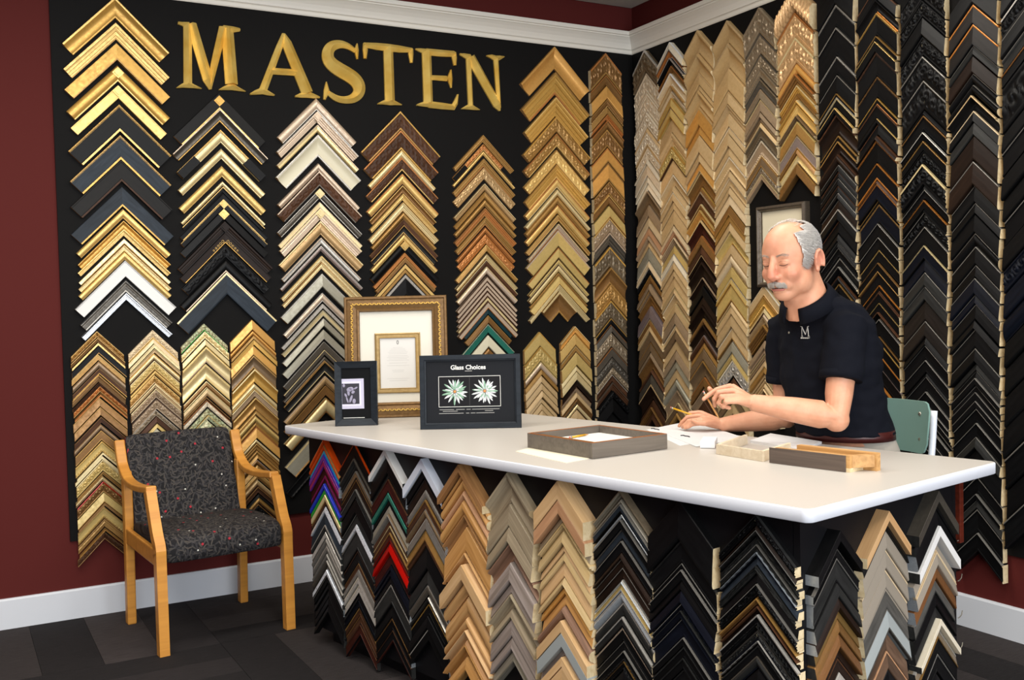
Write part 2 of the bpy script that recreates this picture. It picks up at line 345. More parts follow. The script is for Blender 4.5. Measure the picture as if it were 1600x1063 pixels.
def strip(u0, u1, tb, tt, w, hw, T, mode, beads=0):
    vs = []; fs = []
    nx = max(1, beads)
    for side in (1, -1):
        k = len(vs)
        for j in range(nx+1):
            for u, t in ((u0, tb), (u0, tt), ((u0+u1)/2, tt+.012), (u1, tt), (u1, tb)):
                x1 = hw*S2+(u*w if mode == 'vc' else -.0004); x = u*w+(x1-u*w)*j/nx
                X, Y = xy(side, x, u*w); bz = (.05 if j % 2 else -.03) if beads and t > tb else 0
                vs.append((X, Y, (t+bz)*T))
        for j in range(nx):
            for i in range(5):
                f = (k+j*5+i, k+(j+1)*5+i, k+(j+1)*5+(i+1) % 5, k+j*5+(i+1) % 5); fs.append(f if side > 0 else f[::-1])
        e = tuple(k+nx*5+i for i in range(5)); fs.append(e if side > 0 else e[::-1])
        e = tuple(k+i for i in reversed(range(5))); fs.append(e if side > 0 else e[::-1])
    return vs, fs
RM = {1: Matrix.Rotation(math.radians(-45), 4, 'Z'), -1: Matrix.Rotation(math.radians(225), 4, 'Z')}
NSAMP = 0
def sample(pl, mode, dep, s, h, v, hw, code, nth, cname, group, raw):
    global NSAMP
    NSAMP += 1
    blk = ornate = broken = False; kcol = None; fil = False
    parts = code.split('+'); code = parts[0]
    for e in parts[1:]:
        if e[0] == 'k': kcol = e[1:]
        elif e == 'o': ornate = True
        elif e == 'b': broken = True
        elif e == 'l': fil = True
    P, cols = code.split(':'); cols = cols.split('/'); main = cols[0]; edge = cols[1] if len(cols) > 1 else main; lip = cols[2] if len(cols) > 2 else main
    if ornate and P in 'fb': P = 'o'
    wd = v/S2; rnd = random.Random(NSAMP*31+5)
    T = dep*(.78+.34*rnd.random())
    if P == 'd': T = dep*1.25
    if P == 'R': T = dep*1.5
    if pl == 'B' and mode == 'sq': T = max(.012, min(T, wd*1.15))
    o, rx, nrm = PLANES[pl]
    mt = frame(rx, ZU, nrm, o+rx*s+ZU*h) @ Matrix.Rotation(math.radians(rnd.uniform(-.35, .35)), 4, 'Z')
    mw = PAL[main][3]; lab = '%s %s sample' % (mw, PW[P])
    ew = PAL[edge][3].split()[-1]; lw = PAL[lip][3].split()[-1]
    if edge != main and ew not in mw and edge not in ('gr',): lab += ', %s edge' % ew
    elif lip != main and lw not in mw: lab += ', %s lip' % lw
    lab += ', %s in %s' % (ordinal(nth), cname)
    root = empty(NAMEOF[main], mat4=mt, label=lab, cat='frame sample', group=group)
    small = v < .024
    e0 = min(.4, max(.10, .0032/wd)) if edge != 'gr' else min(.3, max(.05, .0018/wd)); l0 = 1-min(.4, max(.10, .0032/wd))  # gr edge on black profiles: specular edge line painted in as pale colour
    mats = [M(main), raw, M(edge), M(lip)]
    for side in (1, -1):
        vs, fs, fm = rail(side, wd, hw, T, mode, P, mats, (e0, l0) if small else (-1, 2), rnd.random()*20, small)
        r = mesh_obj('rail', vs, fs, mats if small else mats[:2], fm if small else [min(x, 1) for x in fm], root, P in 'orbRs' and not small)
        r.matrix_local = RM[side]
        if P in 'orbRs' and not small:
            try: r.data.set_sharp_from_angle(angle=1.5 if P == 'R' else 1.0 if P == 'o' else .6)
            except Exception: pass
    if not small:
        pp = PROF[P]
        def top_at(u):
            for (a, ta), (b, tb) in zip(pp[1:-1], pp[2:-1]):
                if a <= u <= b and b > a: return ta+(tb-ta)*(u-a)/(b-a)
            return pp[1][1]
        if edge != main:
            t0 = max(top_at(0), top_at(e0)); vs, fs = strip(-.004, e0, t0-.3, t0+.03, wd, hw, T, mode); mesh_obj('outer_edge', vs, fs, [M(edge)], None, root)  # some pale edges on tan side-wall samples colour in their lit upper edges
        if lip != main:
            t0 = max(top_at(l0), top_at(.98)); vs, fs = strip(l0, 1.004, max(t0-.3, .02), t0+.03, wd, hw, T, mode, 24 if P == 'b' else 0); mesh_obj('sight_edge', vs, fs, [M(lip)], None, root)
    if kcol:
        a = min(.5*wd, .016)+.004; yc = -wd*S2*.5; b = B(); zt = T*1.06
        for k, (rr, z) in enumerate(((a, zt), (a*.62, zt+.004))):
            b.add([(0, yc+rr*S2, z), (rr*S2, yc, z), (0, yc-rr*S2, z), (-rr*S2, yc, z), (0, yc+rr*S2, T*.3), (rr*S2, yc, T*.3), (0, yc-rr*S2, T*.3), (-rr*S2, yc, T*.3)],
                  [(3,2,1,0), (0,1,5,4), (1,2,6,5), (2,3,7,6), (3,0,4,7)])
        b.build('corner_block', M(kcol), root)
    if broken:   # black ends left bare beyond the leafed corner
        for side in (1, -1):
            b = B(); vs = []
            for x in (hw*S2*.62, hw*S2):
                for u in (.02, .98):
                    for z in (T*.4, T*1.02): X, Y = xy(side, x, u*wd); vs.append((X, Y, z))
            b.add(vs, [(0,1,3,2),(4,6,7,5),(1,5,7,3),(0,2,6,4),(0,4,5,1),(2,3,7,6)]); b.build('bare_end', M('bk'), root)
    if fil:      # gilt filigree curls near the corner
        b = B()
        for side in (1, -1):
            for k in range(5):
                cx = wd*.75+.014+k*.017; rr = .0065*(1-.09*k); pts = []
                for a in range(9):
                    X, Y = xy(side, cx+rr*cos(a*.8), wd*.62+rr*sin(a*.8)); pts.append((X, Y, T*.8))
                b.tube(pts, .0016, 4)
        b.build('filigree', M('gg'), root)
    return root
TABLE = """@A1|B|sq|30|
-3177 3071 97.5 250 250 s:gd/gg/gd;-3177 2948 79.3 249 249 t:gg/gg/og;-3177 2848 82.5 248 248 v:gd/gd/og;-3176 2739 77.7 244 244 r:gd/gd/gg+kgg;-3176 2640 64.4 226 226 f:gg/gg/gg+kgg;-3176 2542 129 242 242 f:bk/gd/gg;-3176 2390 116.9 238 238 f:cb/gd/gd;-3176 2269 104.8 240 240 f:bw/bw/br;-3176 2136 95.7 242 242 v:cb/cb/gd;-3175 2027 46.4 224 224 r:gg;-3175 1967 40.2 220 220 s:gd;-3175 1925 31 220 220 t:gg;-3175 1877 24.8 218 218 c:pg/pg/og;-3175 1846 27.9 220 220 t:pg/og/gg;-3175 1814 40.3 221 221 r:gg;-3175 1769 80.7 240 240 f:wh/bk/wh;-3175 1673 59 220 220 t:st/bk/si;-3175 1609 40.4 216 216 t:ch/bk/bk
@A2|B|sq|28|
-2680 2641 83.4 237 237 v:bk/bk/gg+kgd;-2680 2555 61 245 245 s:st/rs/gd;-2679 2449 64.4 229 229 r:pg/gd/pg+b;-2678 2353 51.6 226 226 r:pg;-2678 2263 54.9 226 226 r:gg;-2676 2183 22.6 220 220 r:pg;-2676 2153 25.9 214 214 t:bk/gg/bk;-2676 2116 32.3 227 227 f:bk/bk/gg;-2676 2080 35.6 225 225 f:bk/gg/bk+kgg;-2676 2036 51.8 228 228 v:bk/bk/bk+kgg;-2675 1973 58.4 246 246 t:db/db/bk+kdb;-2674 1913 51.9 236 236 f:db/db/gd+l;-2674 1853 68.2 229 229 o:bk;-2674 1776 65.1 240 240 r:bk/bk/rs;-2673 1705 114 260 260 v:cb/pg/cb
@A3|B|sq|28|
-2153 2655 64 225 225 r:rs/rs/si;-2153 2582 57.3 232 232 t:rs/si/rs+krs;-2153 2509 37.1 232 232 b:pg/rs/pg;-2153 2454 114.9 240 240 s:cr/si/si;-2153 2301 40.6 234 234 r:rs;-2153 2255 77.9 240 240 f:br/rs/st+o;-2153 2157 47.4 241 241 r:st/si/si+kpg;-2153 2088 30.5 239 239 f:pg/rs/rs;-2153 2053 61.1 234 234 t:rs/pg/rs+kpg;-2153 1983 71.3 240 240 r:pb/pg/pb;-2153 1892 34 226 226 b:si/rs/si;-2153 1849 27.2 235 235 r:mv/si/mv;-2153 1793 34 232 232 t:pg/gg/og;-2153 1755 30.7 228 228 t:pg/og/pb;-2153 1695 71.6 236 236 v:sg/si/sg;-2153 1590 44.4 224 224 r:rs/si/si;-2153 1530 23.9 236 236 c:si;-2153 1495 30.7 236 236 f:pg/sg/sg;-2153 1449 41 236 236 v:sg/si/sg;-2153 1389 51.3 236 236 v:sg/sg/si;-2153 1322 41.1 236 236 f:st/si/st;-2153 1276 27.4 236 236 c:st/pg/st;-2153 1241 27.4 236 236 r:st/st/pb;-2153 1212 58.3 237 237 s:gm/og/pg;-2153 1131 44.6 237 237 r:pb/rs/pb;-2153 1078 51.5 238 238 f:bz/og/bz;-2153 1011 79.1 238 238 r:pg/og/bz;-2153 883 110.2 238 238 v:sg/pg/ho;-2153 748 69 238 238 b:bk
@A4|B|sq|26|
-1660 2617 101.9 244 244 b:br/gd/og+o;-1660 2509 105.6 230 230 f:br/rg/gd+o;-1659 2396 42.3 208 208 r:pg/gg/rg;-1658 2352 67 223 223 o:br/rg/gg;-1658 2262 56.5 222 222 r:gg/rg/bz;-1658 2196 42.4 206 206 s:bz/gg/bz;-1658 2149 35.4 208 208 t:gg;-1658 2101 49.5 216 216 t:pg/og/og;-1658 2043 31.9 202 202 r:og;-1657 2006 31.9 212 212 f:br/bz/br;-1657 1970 42.5 206 206 s:gm/og/gg;-1657 1922 39 208 208 r:gg/br/gg;-1656 1879 56.8 214 214 r:bk+kgg;-1656 1813 24.9 196 196 c:rg;-1656 1783 28.4 186 186 c:bz/og/bz;-1656 1751 28.4 185 185 c:gg/bk/gg;-1656 1718 21.3 180 180 c:og;-1656 1692 24.9 180 180 c:si/bk/si;-1656 1666 96.1 186 186 v:bk;-1656 1567 57 184 184 c:og
@A5|B|sq|24|
-1129 2515 40.5 203 203 t:og;-1128 2462 36.8 209 209 o:rg/og/gg+b;-1128 2420 22.1 210 210 r:gg;-1128 2375 47.9 210 210 t:og/og/rg;-1128 2321 66.4 210 210 o:pb;-1128 2226 40.6 208 208 b:pb/pg/pb;-1128 2177 36.9 210 210 b:og;-1128 2131 36.9 210 210 r:og;-1128 2082 48.1 210 210 t:rg/bz/og;-1128 2025 44.4 204 204 t:og/og/rg;-1128 1967 33.3 200 200 r:rg;-1128 1925 55.6 195 195 o:rg;-1128 1861 37.1 210 210 v:og/gg/og;-1128 1811 33.4 210 210 t:pg/br/og;-1128 1773 37.1 210 210 r:br/pg/br;-1128 1731 44.5 206 206 r:rs/pg/br;-1128 1673 29.7 206 206 c:rs/br/br;-1128 1639 22.3 204 204 c:rs/br/br;-1128 1612 26 204 204 c:rs/br/br;-1128 1581 26 204 204 c:rs/br/br;-1128 1551 26 204 204 c:pg/br/br;-1128 1520 37.2 202 202 c:rs/br/rg;-1128 1478 29.8 164 164 v:dt;-1127 1439 44.7 158 158 v:bz/og/bz;-1127 1386 48.5 176 176 f:te/cr/te;-1127 1320 67.1 148 148 v:cr;-1127 1243 44.8 106 106 r:bz
@A6|B|sq|30|
-616 3088 133.3 249 249 s:cg/cg/cg;-617 2931 133.5 247 247 t:gd/og/rg;-618 2777 114.6 232 232 t:gd/gg/gd;-618 2655 88 244 244 b:og/gd/og+o;-618 2553 76.6 242 242 b:og/rg/gg+o;-619 2454 84.3 240 240 o:gg/og/gg;-619 2363 80.5 240 240 t:gd/og/gg;-620 2276 53.7 238 238 r:gg/rg/pg;-620 2209 38.4 238 238 r:pg/pg/og;-620 2165 42.3 237 237 r:og;-620 2114 50 236 236 r:gg/rg/gd;-620 2050 34.6 236 236 v:og/gg/gg;-620 1995 34.6 223 223 t:rs/pg/rg;-621 1955 96.3 234 234 v:yg/rs/yg;-621 1848 61.7 226 226 v:yg/rg/yg;-622 1777 30.8 222 222 r:yg/br/pg;-622 1741 38.6 222 222 r:pg/br/yg;-622 1693 19.3 212 212 t:og;-622 1669 46.3 212 212 v:yg/yg/gg;-622 1617 38.6 220 220 t:pg;-622 1574 127.6 126 126 s:bz/pg/og
@A7|B|vc|34|
-240 3083 129 118 118 o:bz/rg/og;-238 2946 62.6 120 120 b:bz/rg/bz;-236 2877 78.4 118 118 v:cg;-234 2793 43.1 122 122 b:bz/og/og;-240 2744 43.2 120 120 v:og;-238 2696 31.4 118 118 t:rg;-236 2659 51.1 120 120 b:bz/rg/bz;-240 2602 106.1 118 118 o:bz/og/og;-238 2485 86.6 122 122 v:cg/rg/og;-236 2392 110.3 120 120 v:cg/bz/og;-234 2270 78.9 118 118 o:bz/og/og;-240 2184 59.2 120 120 b:bz/gg/bz;-238 2115 71.1 118 118 v:yg/yg/og;-236 2038 87 122 122 o:ta/gg/ta;-240 1944 83.1 120 120 t:st/rs/bk;-238 1854 122.9 118 118 o:dg/gd/dg;-236 1723 103.2 120 120 s:bz/og/og;-234 1613 95.4 118 118 o:og;-240 1510 107.4 122 122 o:dg/gd/dg;-238 1396 43.8 120 120 r:bk/gd/rg;-236 1350 39.8 118 118 v:st;-240 1305 87.7 120 120 o:sw;-238 1207 55.9 118 118 f:st/rg/st;-236 1145 51.9 122 122 o:st;-234 1087 47.9 120 120 o:sw/st/sw;-240 1034 44 118 118 b:br/si/br;-238 984 48 120 120 t:br/st/br;-236 931 44 118 118 o:bk;-240 881 88.1 122 122 v:bk
@B1|B|vc|26|
-770 1327 84.3 112 112 v:yg/gd/yg;-768 1236 88.1 115 115 o:yg/gd/yg;-766 1141 42.2 113 113 r:rs/pg/bz;-764 1094 30.7 116 116 v:og;-768 1058 42.2 114 114 v:tn;-766 1011 42.2 112 112 v:tn;-764 963 38.3 115 115 v:tn;-770 920 30.7 113 113 v:tn;-768 884 38.4 116 116 v:tn;-766 841 49.9 114 114 v:tn
@B2|B|vc|26|
-512 1354 43 108 108 b:cg/pg/cg;-510 1306 70.4 111 111 v:gg/gg/og;-508 1229 35.2 109 109 f:og/pg/br;-506 1189 78.2 112 112 v:yg;-510 1104 31.3 110 110 v:pg;-508 1068 50.8 108 108 v:pg;-506 1007 31.3 111 111 f:db;-512 971 31.3 109 109 t:ta/br/ta;-510 935 31.3 112 112 v:tn;-508 899 27.4 110 110 t:bz;-506 866 35.2 108 108 r:pg/br/br;-510 826 54.8 111 111 v:tn
@C1|B|vc|28|
-3319 1418 27.7 122 122 o:og/gg/og;-3317 1386 21.5 125 125 t:bz/og/bz;-3315 1361 12.3 123 123 c:gg;-3313 1345 36.9 126 126 f:bk/bk/og;-3318 1303 27.7 124 124 f:og/yg/og;-3316 1269 30.8 122 122 r:ta/bz/ta;-3314 1234 27.7 125 125 f:br/bz/gd;-3319 1202 33.9 123 123 t:bz/og/bz;-3317 1164 15.4 126 126 o:br;-3315 1145 27.8 124 124 o:rg/rg/og;-3313 1113 21.6 122 122 b:rg/bz/og;-3318 1087 43.2 125 125 v:bz/og/bz;-3316 1040 40.2 123 123 v:bz/og/bz;-3314 992 27.8 126 126 f:br/bz/br;-3319 957 27.8 124 124 r:ta/bz/br;-3317 925 46.4 122 122 f:bz/gd/og;-3315 871 49.5 125 125 b:yg/gd/gg;-3313 816 12.4 123 123 c:pg;-3318 800 18.6 126 126 c:pg/bz/pg;-3316 778 52.7 124 124 o:yg/pg/yg;-3314 720 18.6 122 122 t:og;-3319 698 24.8 125 125 r:pg/og/pg;-3317 669 49.7 123 123 o:bz/rd/og;-3315 615 46.6 126 126 v:yg/yg/og;-3313 564 15.5 124 124 c:bz/og/og;-3318 544 55.9 122 122 b:yg/og/og;-3316 484 40.4 125 125 t:og/bz/og;-3314 436 15.6 123 123 b:og;-3319 416 34.2 126 126 o:br/og/bz
@C2|B|vc|26|
-3054 1416 41 120 120 o:pk/pk/gd;-3052 1373 25.3 123 123 v:pk/gg/pg;-3050 1344 19 121 121 f:pg;-3048 1321 22.1 124 124 b:tn/pg/tn;-3053 1295 31.6 122 122 r:pg/gd/br;-3051 1259 44.3 120 120 b:yg/pg/og+o;-3049 1210 22.2 123 123 r:gg;-3054 1184 38 121 121 b:og/gg/tn+o;-3052 1142 22.2 124 124 t:tn/pg/tn;-3050 1116 44.4 122 122 o:ta/pg/ta;-3048 1067 54 120 120 o:ta/br/ta;-3053 1008 28.6 123 123 o:sw/si/sw;-3051 975 31.8 121 121 v:br;-3049 939 22.3 124 124 v:yg;-3054 913 22.3 122 122 f:cr;-3052 886 38.2 120 120 v:br
@C3|B|vc|26|
-2798 1440 35.5 118 118 o:ck/ck/gn;-2796 1400 35.5 121 121 o:pg/cr/pg;-2794 1357 29.1 119 119 v:pg/pg/yg;-2792 1320 80.9 122 122 s:pg/gg/ta;-2798 1230 77.8 120 120 s:pg/yg/yg;-2796 1140 35.7 118 118 r:bz/pg/pg;-2794 1100 35.7 121 121 r:tn/pg/bz;-2798 1056 19.5 119 119 o:br/og/rg;-2796 1033 29.2 122 122 o:iv/iv/bk;-2794 996 29.2 120 120 o:ck;-2792 963 22.8 118 118 t:ck/yg/ck;-2798 936 45.5 121 121 v:ck;-2796 886 58.6 119 119 v:yg
@C4|B|vc|26|
-2547 1453 52.9 118 118 v:cg;-2545 1395 23.1 121 121 r:cg;-2543 1368 16.5 119 119 c:og;-2541 1347 26.5 122 122 f:gd;-2546 1317 49.6 120 120 v:cg/gd/og;-2544 1262 66.2 118 118 s:tb/og/og;-2542 1190 69.6 121 121 s:gd/pg/gd;-2547 1115 33.2 119 119 r:pg/pg/gd;-2545 1078 36.5 122 122 b:ta/pg/ta;-2543 1037 63.1 120 120 s:og/gg/og;-2541 968 23.3 118 118 t:gg/og/bz;-2546 941 29.9 121 121 r:yg/og/yg;-2544 906 23.3 119 119 t:gd/og/rg;-2542 879 56.6 122 122 v:cg/rg/gd;-2547 817 23.3 120 120 r:pg/mv/og;-2545 790 30 118 118 s:og/gg/og;-2543 755 20 121 121 r:og;-2541 731 20 119 119 v:og/gg/og;-2546 707 26.7 122 122 r:bz/mv/bz;-2544 676 33.4 120 120 v:og;-2542 638 36.7 118 118 r:og/gg/bz;-2547 597 33.4 121 121 r:pb/pg/br;-2545 559 33.4 119 119 b:br/bz/br;-2543 521 16.7 122 122 v:bk;-2541 501 30.1 120 120 r:og/gd/br;-2546 466 50.2 118 118 o:bk/bz/bk
@D1|R|vc|38|
192 3087 132.8 126 126 o:dg/si/dg;194 2946 129 129 129 o:iv;196 2813 113.5 127 127 o:iv;198 2692 86.2 130 130 o:iv;194 2599 23.5 128 128 v:tn;196 2575 86.2 126 126 b:iv/iv/tn+o;198 2482 82.4 129 129 o:iv/tn/iv;192 2397 23.5 127 127 v:iv;194 2373 74.6 130 130 v:iv;196 2292 39.3 128 128 v:iw;198 2247 39.3 126 126 v:iw;194 2199 82.5 129 129 s:tb/ta/tb;196 2109 66.9 127 127 v:ta;198 2036 59 130 130 v:pk;192 1971 51.2 128 128 v:pt/ta/pt;194 1915 35.4 126 126 r:ta;196 1878 31.5 129 129 v:tn;198 1842 78.8 127 127 v:sg;194 1756 39.4 130 130 v:pk/iw/pk;196 1712 39.4 128 128 o:bk/si/bk;198 1667 51.3 126 126 r:bz/gd/bz;192 1610 35.5 129 129 v:ta;194 1569 31.6 127 127 t:ta/gd/ta;196 1533 59.2 130 130 s:bz;198 1467 75.1 128 128 v:tl;194 1386 39.5 126 126 v:bz/pg/bz;196 1345 35.6 129 129 v:tn/pg/tn;198 1304 59.3 127 127 v:tb;192 1239 59.4 130 130 v:tb/og/tb;194 1174 27.7 128 128 v:ta;196 1145 79.2 126 126 s:bz;198 1060 23.8 129 129 r:br;194 1031 55.5 127 127 v:st;196 970 95.2 130 130 s:db/tn/db;198 867 39.7 128 128 v:br;192 822 35.7 126 126 t:bz;194 782 39.7 129 129 v:br
@D2|R|vc|38|
446 3078 45.3 124 124 v:iw/wh/si;448 3027 41.5 126 126 t:rg/br/wh;450 2981 41.5 124 124 t:bk/si/st;452 2934 41.5 128 128 t:bz/rg/og;448 2887 68 126 126 s:pk/wh/iw;450 2813 30.2 124 124 t:tn/og/pk;452 2778 34 126 126 t:pk/iv/iv;446 2739 53 124 124 v:yg/gd/gd;448 2681 56.8 128 128 v:yg/ta/gd;450 2618 87.1 126 126 v:tn;452 2524 75.8 124 124 t:tn/tn/pg;448 2442 72.1 126 126 o:yg/gd/br;450 2364 87.3 124 124 v:tn;452 2270 64.6 128 128 s:tn/iw/tn;446 2200 30.4 126 126 v:tn;448 2164 49.4 124 124 v:tn/iw/tn;450 2110 49.4 126 126 v:tn;452 2055 87.5 124 124 v:tn;448 1960 30.5 128 128 v:pk;450 1925 34.3 126 126 t:pt;452 1886 38.1 124 124 t:ta/pk/ta;446 1843 49.6 126 126 v:yg/ta/gg;448 1788 41.9 124 124 v:iw/si/iw;450 1740 45.8 128 128 v:tn/iv/tn;452 1689 38.2 126 126 v:tn;448 1646 64.9 124 124 v:tn;450 1575 30.6 126 126 v:tn/pg/tn;452 1540 53.5 124 124 s:tn/iw/tn;446 1481 53.5 128 128 v:tn/pg/tn;448 1422 65 126 126 v:ta;450 1351 34.4 124 124 v:tn/iw/tn;452 1311 49.8 126 126 v:tb;448 1256 61.3 124 124 v:tn;450 1189 53.7 128 128 v:ta;452 1129 46 126 126 v:sg;446 1078 57.5 124 124 v:tn;448 1015 61.4 126 126 r:sg;450 947 73 124 124 s:ta;452 868 53.8 128 128 v:tb/pg/tb;448 809 38.4 126 126 r:og
@D3|R|vc|38|
707 3087 131.9 120 120 s:tg;709 2947 110 123 123 s:tg;711 2834 66 121 121 v:tg/tn/tg;713 2762 25.7 124 124 v:tg/tn/tg;708 2732 91.7 122 122 s:tg;710 2634 102.8 120 120 v:cg/tg/cg;712 2524 47.7 123 123 v:cg;707 2471 99.2 121 121 v:tn;709 2365 47.8 124 124 v:tn;711 2312 51.4 122 122 v:cg/cg/tn;713 2255 84.5 120 120 s:bz/pg/bz;708 2164 22.1 123 123 v:bz/gd/ta;710 2138 66.2 121 121 s:br/ta/br;712 2066 29.4 124 124 r:bz/pg/og;707 2031 55.2 122 122 s:cg/gg/og;709 1971 84.6 120 120 s:rb/pg/rb;711 1880 55.2 123 123 v:bz/rg/bz;713 1819 47.8 121 121 v:br;708 1766 36.8 124 124 t:db/tn/db;710 1724 84.7 122 122 s:db;712 1633 47.9 120 120 s:db/ta/db;707 1580 55.3 123 123 v:bk;709 1519 47.9 121 121 v:db;711 1466 70 124 124 s:db;713 1390 33.2 122 122 r:bz/og/bz;708 1352 55.3 120 120 s:db;710 1291 40.6 123 123 r:br/mv/br;712 1246 33.2 121 121 v:og/bz/og;707 1208 62.7 124 124 v:tb;709 1139 92.2 122 122 s:tb/og/tb;711 1040 55.4 120 120 v:bz/rg/bz;713 979 73.8 123 123 s:ta;708 899 84.9 121 121 v:br
@D4|R|vc|38|
962 3079 123 126 126 s:tg/tn/tg;964 2948 133.7 128 128 s:tg/tn/tg;966 2807 119.7 126 126 v:tg;968 2680 70.4 130 130 v:tn/tg/tg;964 2604 45.8 128 128 s:tn;966 2553 70.5 126 126 v:tn;968 2476 35.3 128 128 v:tn/iw/tn;962 2436 63.5 126 126 v:tn;964 2367 52.9 130 130 v:tn;966 2309 77.7 128 128 b:tn/iv/tn;968 2225 31.8 126 126 v:tn;964 2189 49.4 128 128 b:tn/iv/tn;966 2134 35.3 126 126 v:tn;968 2094 56.5 130 130 v:pk;962 2032 49.5 128 128 v:bz/og/og;964 1978 38.9 126 126 v:og/gd/og;966 1934 46 128 128 v:tn;968 1883 67.2 126 126 s:yg/pg/gd;964 1810 53.1 130 130 v:tn;966 1752 63.7 128 128 r:pk/tn/tn;968 1682 56.7 126 126 v:yg;962 1620 31.9 128 128 v:yg/iw/gd;964 1584 92.2 126 126 v:yg/gg/og;966 1485 17.7 130 130 v:tn;968 1463 46.1 128 128 v:tn/pg/tn;964 1412 67.4 126 126 v:tn;966 1339 63.9 128 128 v:tn/iw/og;968 1269 10.6 126 126 v:ta;962 1255 56.8 130 130 v:sg;964 1192 35.5 128 128 v:yg/pg/yg;966 1152 95.9 126 126 o:si/iw/bk;968 1050 32 128 128 v:br;964 1013 46.2 126 126 v:tn;966 962 49.8 130 130 v:tb;968 907 64 128 128 v:tn/pg/tn
@D5|R|vc|38|
1221 3084 134 118 118 o:sw;1223 2942 104 121 121 o:sw/st/sw;1225 2828 70.5 119 119 o:sw/st/sw;1227 2752 47.1 122 122 b:sw;1222 2696 50.4 120 120 b:st/sw/st;1224 2641 50.5 118 118 v:sw/ta/sw;1226 2585 64 121 121 v:ta/pg/ta;1221 2516 23.6 119 119 v:ta;1223 2488 23.6 122 122 v:tb;1225 2460 23.6 120 120 v:tn/og/tn;1227 2433 64.1 118 118 b:dg/st/dg;1222 2363 84.4 121 121 b:ta/iv/tn;1224 2273 50.7 119 119 v:tb/og/og;1226 2217 30.4 122 122 o:sw/si/ta;1221 2182 30.5 120 120 f:ta/pg/ta
@D6|R|vc|38|
1490 3127 131.6 124 124 R:pc;1492 2985 124.9 128 128 o:pc/rg/pc;1494 2856 128 126 126 o:pc/pg/pc;1496 2721 49.2 128 128 r:cg;1492 2667 52.4 126 126 t:bz/rg/og;1494 2609 39.3 124 124 t:gd/pg/gd;1496 2565 26.2 128 128 t:og/bz/og;1490 2535 22.9 126 126 r:gd/pg/gd;1492 2508 52.4 128 128 b:gg/gd/gg;1494 2451 26.2 126 126 t:tb;1496 2420 68.7 124 124 v:og/yg/og;1492 2346 65.3 128 128 f:mv/pg/og;1494 2275 22.9 126 126 v:bz/gd/bz;1496 2248 42.4 128 128 b:pg/gg/pg;1490 2201 55.5 126 126 v:bz/og/bz
@D5b|R|vc|38|
1222 1573 57.9 116 116 f:tn/iw/og;1224 1510 58 118 118 b:gd/og/gd;1226 1446 27.3 116 116 v:pg/pg/br;1228 1415 13.6 120 120 v:ta;1222 1397 37.5 118 118 s:tn;1224 1355 54.6 116 116 t:bz/og/og;1226 1267 41 118 118 v:ta;1222 1221 23.9 116 116 v:ta;1224 1193 30.8 120 120 v:tb/pg/ta;1226 1158 30.8 118 118 v:tn;1228 1122 30.8 116 116 v:og/gd/og;1222 1087 23.9 118 118 v:tn/pg/tn;1224 1059 23.9 116 116 r:tn;1226 1031 20.5 120 120 v:tn/pg/bz;1222 1006 20.5 118 118 r:tn;1224 981 27.4 116 116 v:bz;1226 950 41.1 118 118 v:tn
@D7|R|vc|46|
1769 3074 117.8 114 114 v:bk;1771 2950 105.4 117 117 f:bk/si/bk;1773 2838 136.5 115 115 f:bk/gr/bk;1775 2694 83.8 118 118 f:bk/si/bk;1770 2604 86.9 116 116 v:bk/gr/bk;1772 2512 21.7 114 114 f:bk/og/si;1774 2486 40.4 117 117 f:bk/pg/bk;1769 2441 27.9 115 115 c:bk/gg/bk;1771 2409 99.3 118 118 s:db/br/db;1773 2303 24.8 116 116 f:bk/og/bk;1775 2275 59 114 114 s:db/og/db;1770 2211 46.6 117 117 r:db/br/db;1772 2159 31.1 115 115 v:bk/gr/bk;1774 2124 28 118 118 v:bk/br/bk;1769 2092 34.2 116 116 v:bk/gr/bk;1771 2054 31.1 114 114 v:bk/br/bk;1773 2019 28 117 117 v:bk/gr/bk;1775 1986 43.5 115 115 v:db/gr/db;1770 1938 52.8 118 118 v:bk/si/bk;1772 1881 62.2 116 116 v:bk/br/bk;1774 1813 34.2 114 114 v:bk;1769 1775 28 117 117 v:bk/gr/bk;1771 1743 46.6 115 115 b:bk/gr/bk;1773 1692 37.3 118 118 f:bk/si/bk;1775 1650 43.5 116 116 t:bk/gr/bk;1770 1602 34.2 114 114 r:bk/br/bk;1772 1563 34.2 117 117 f:bk/og/bk;1774 1525 37.3 115 115 f:bk;1769 1483 34.2 118 118 f:bk/br/bk
@D8|R|vc|46|
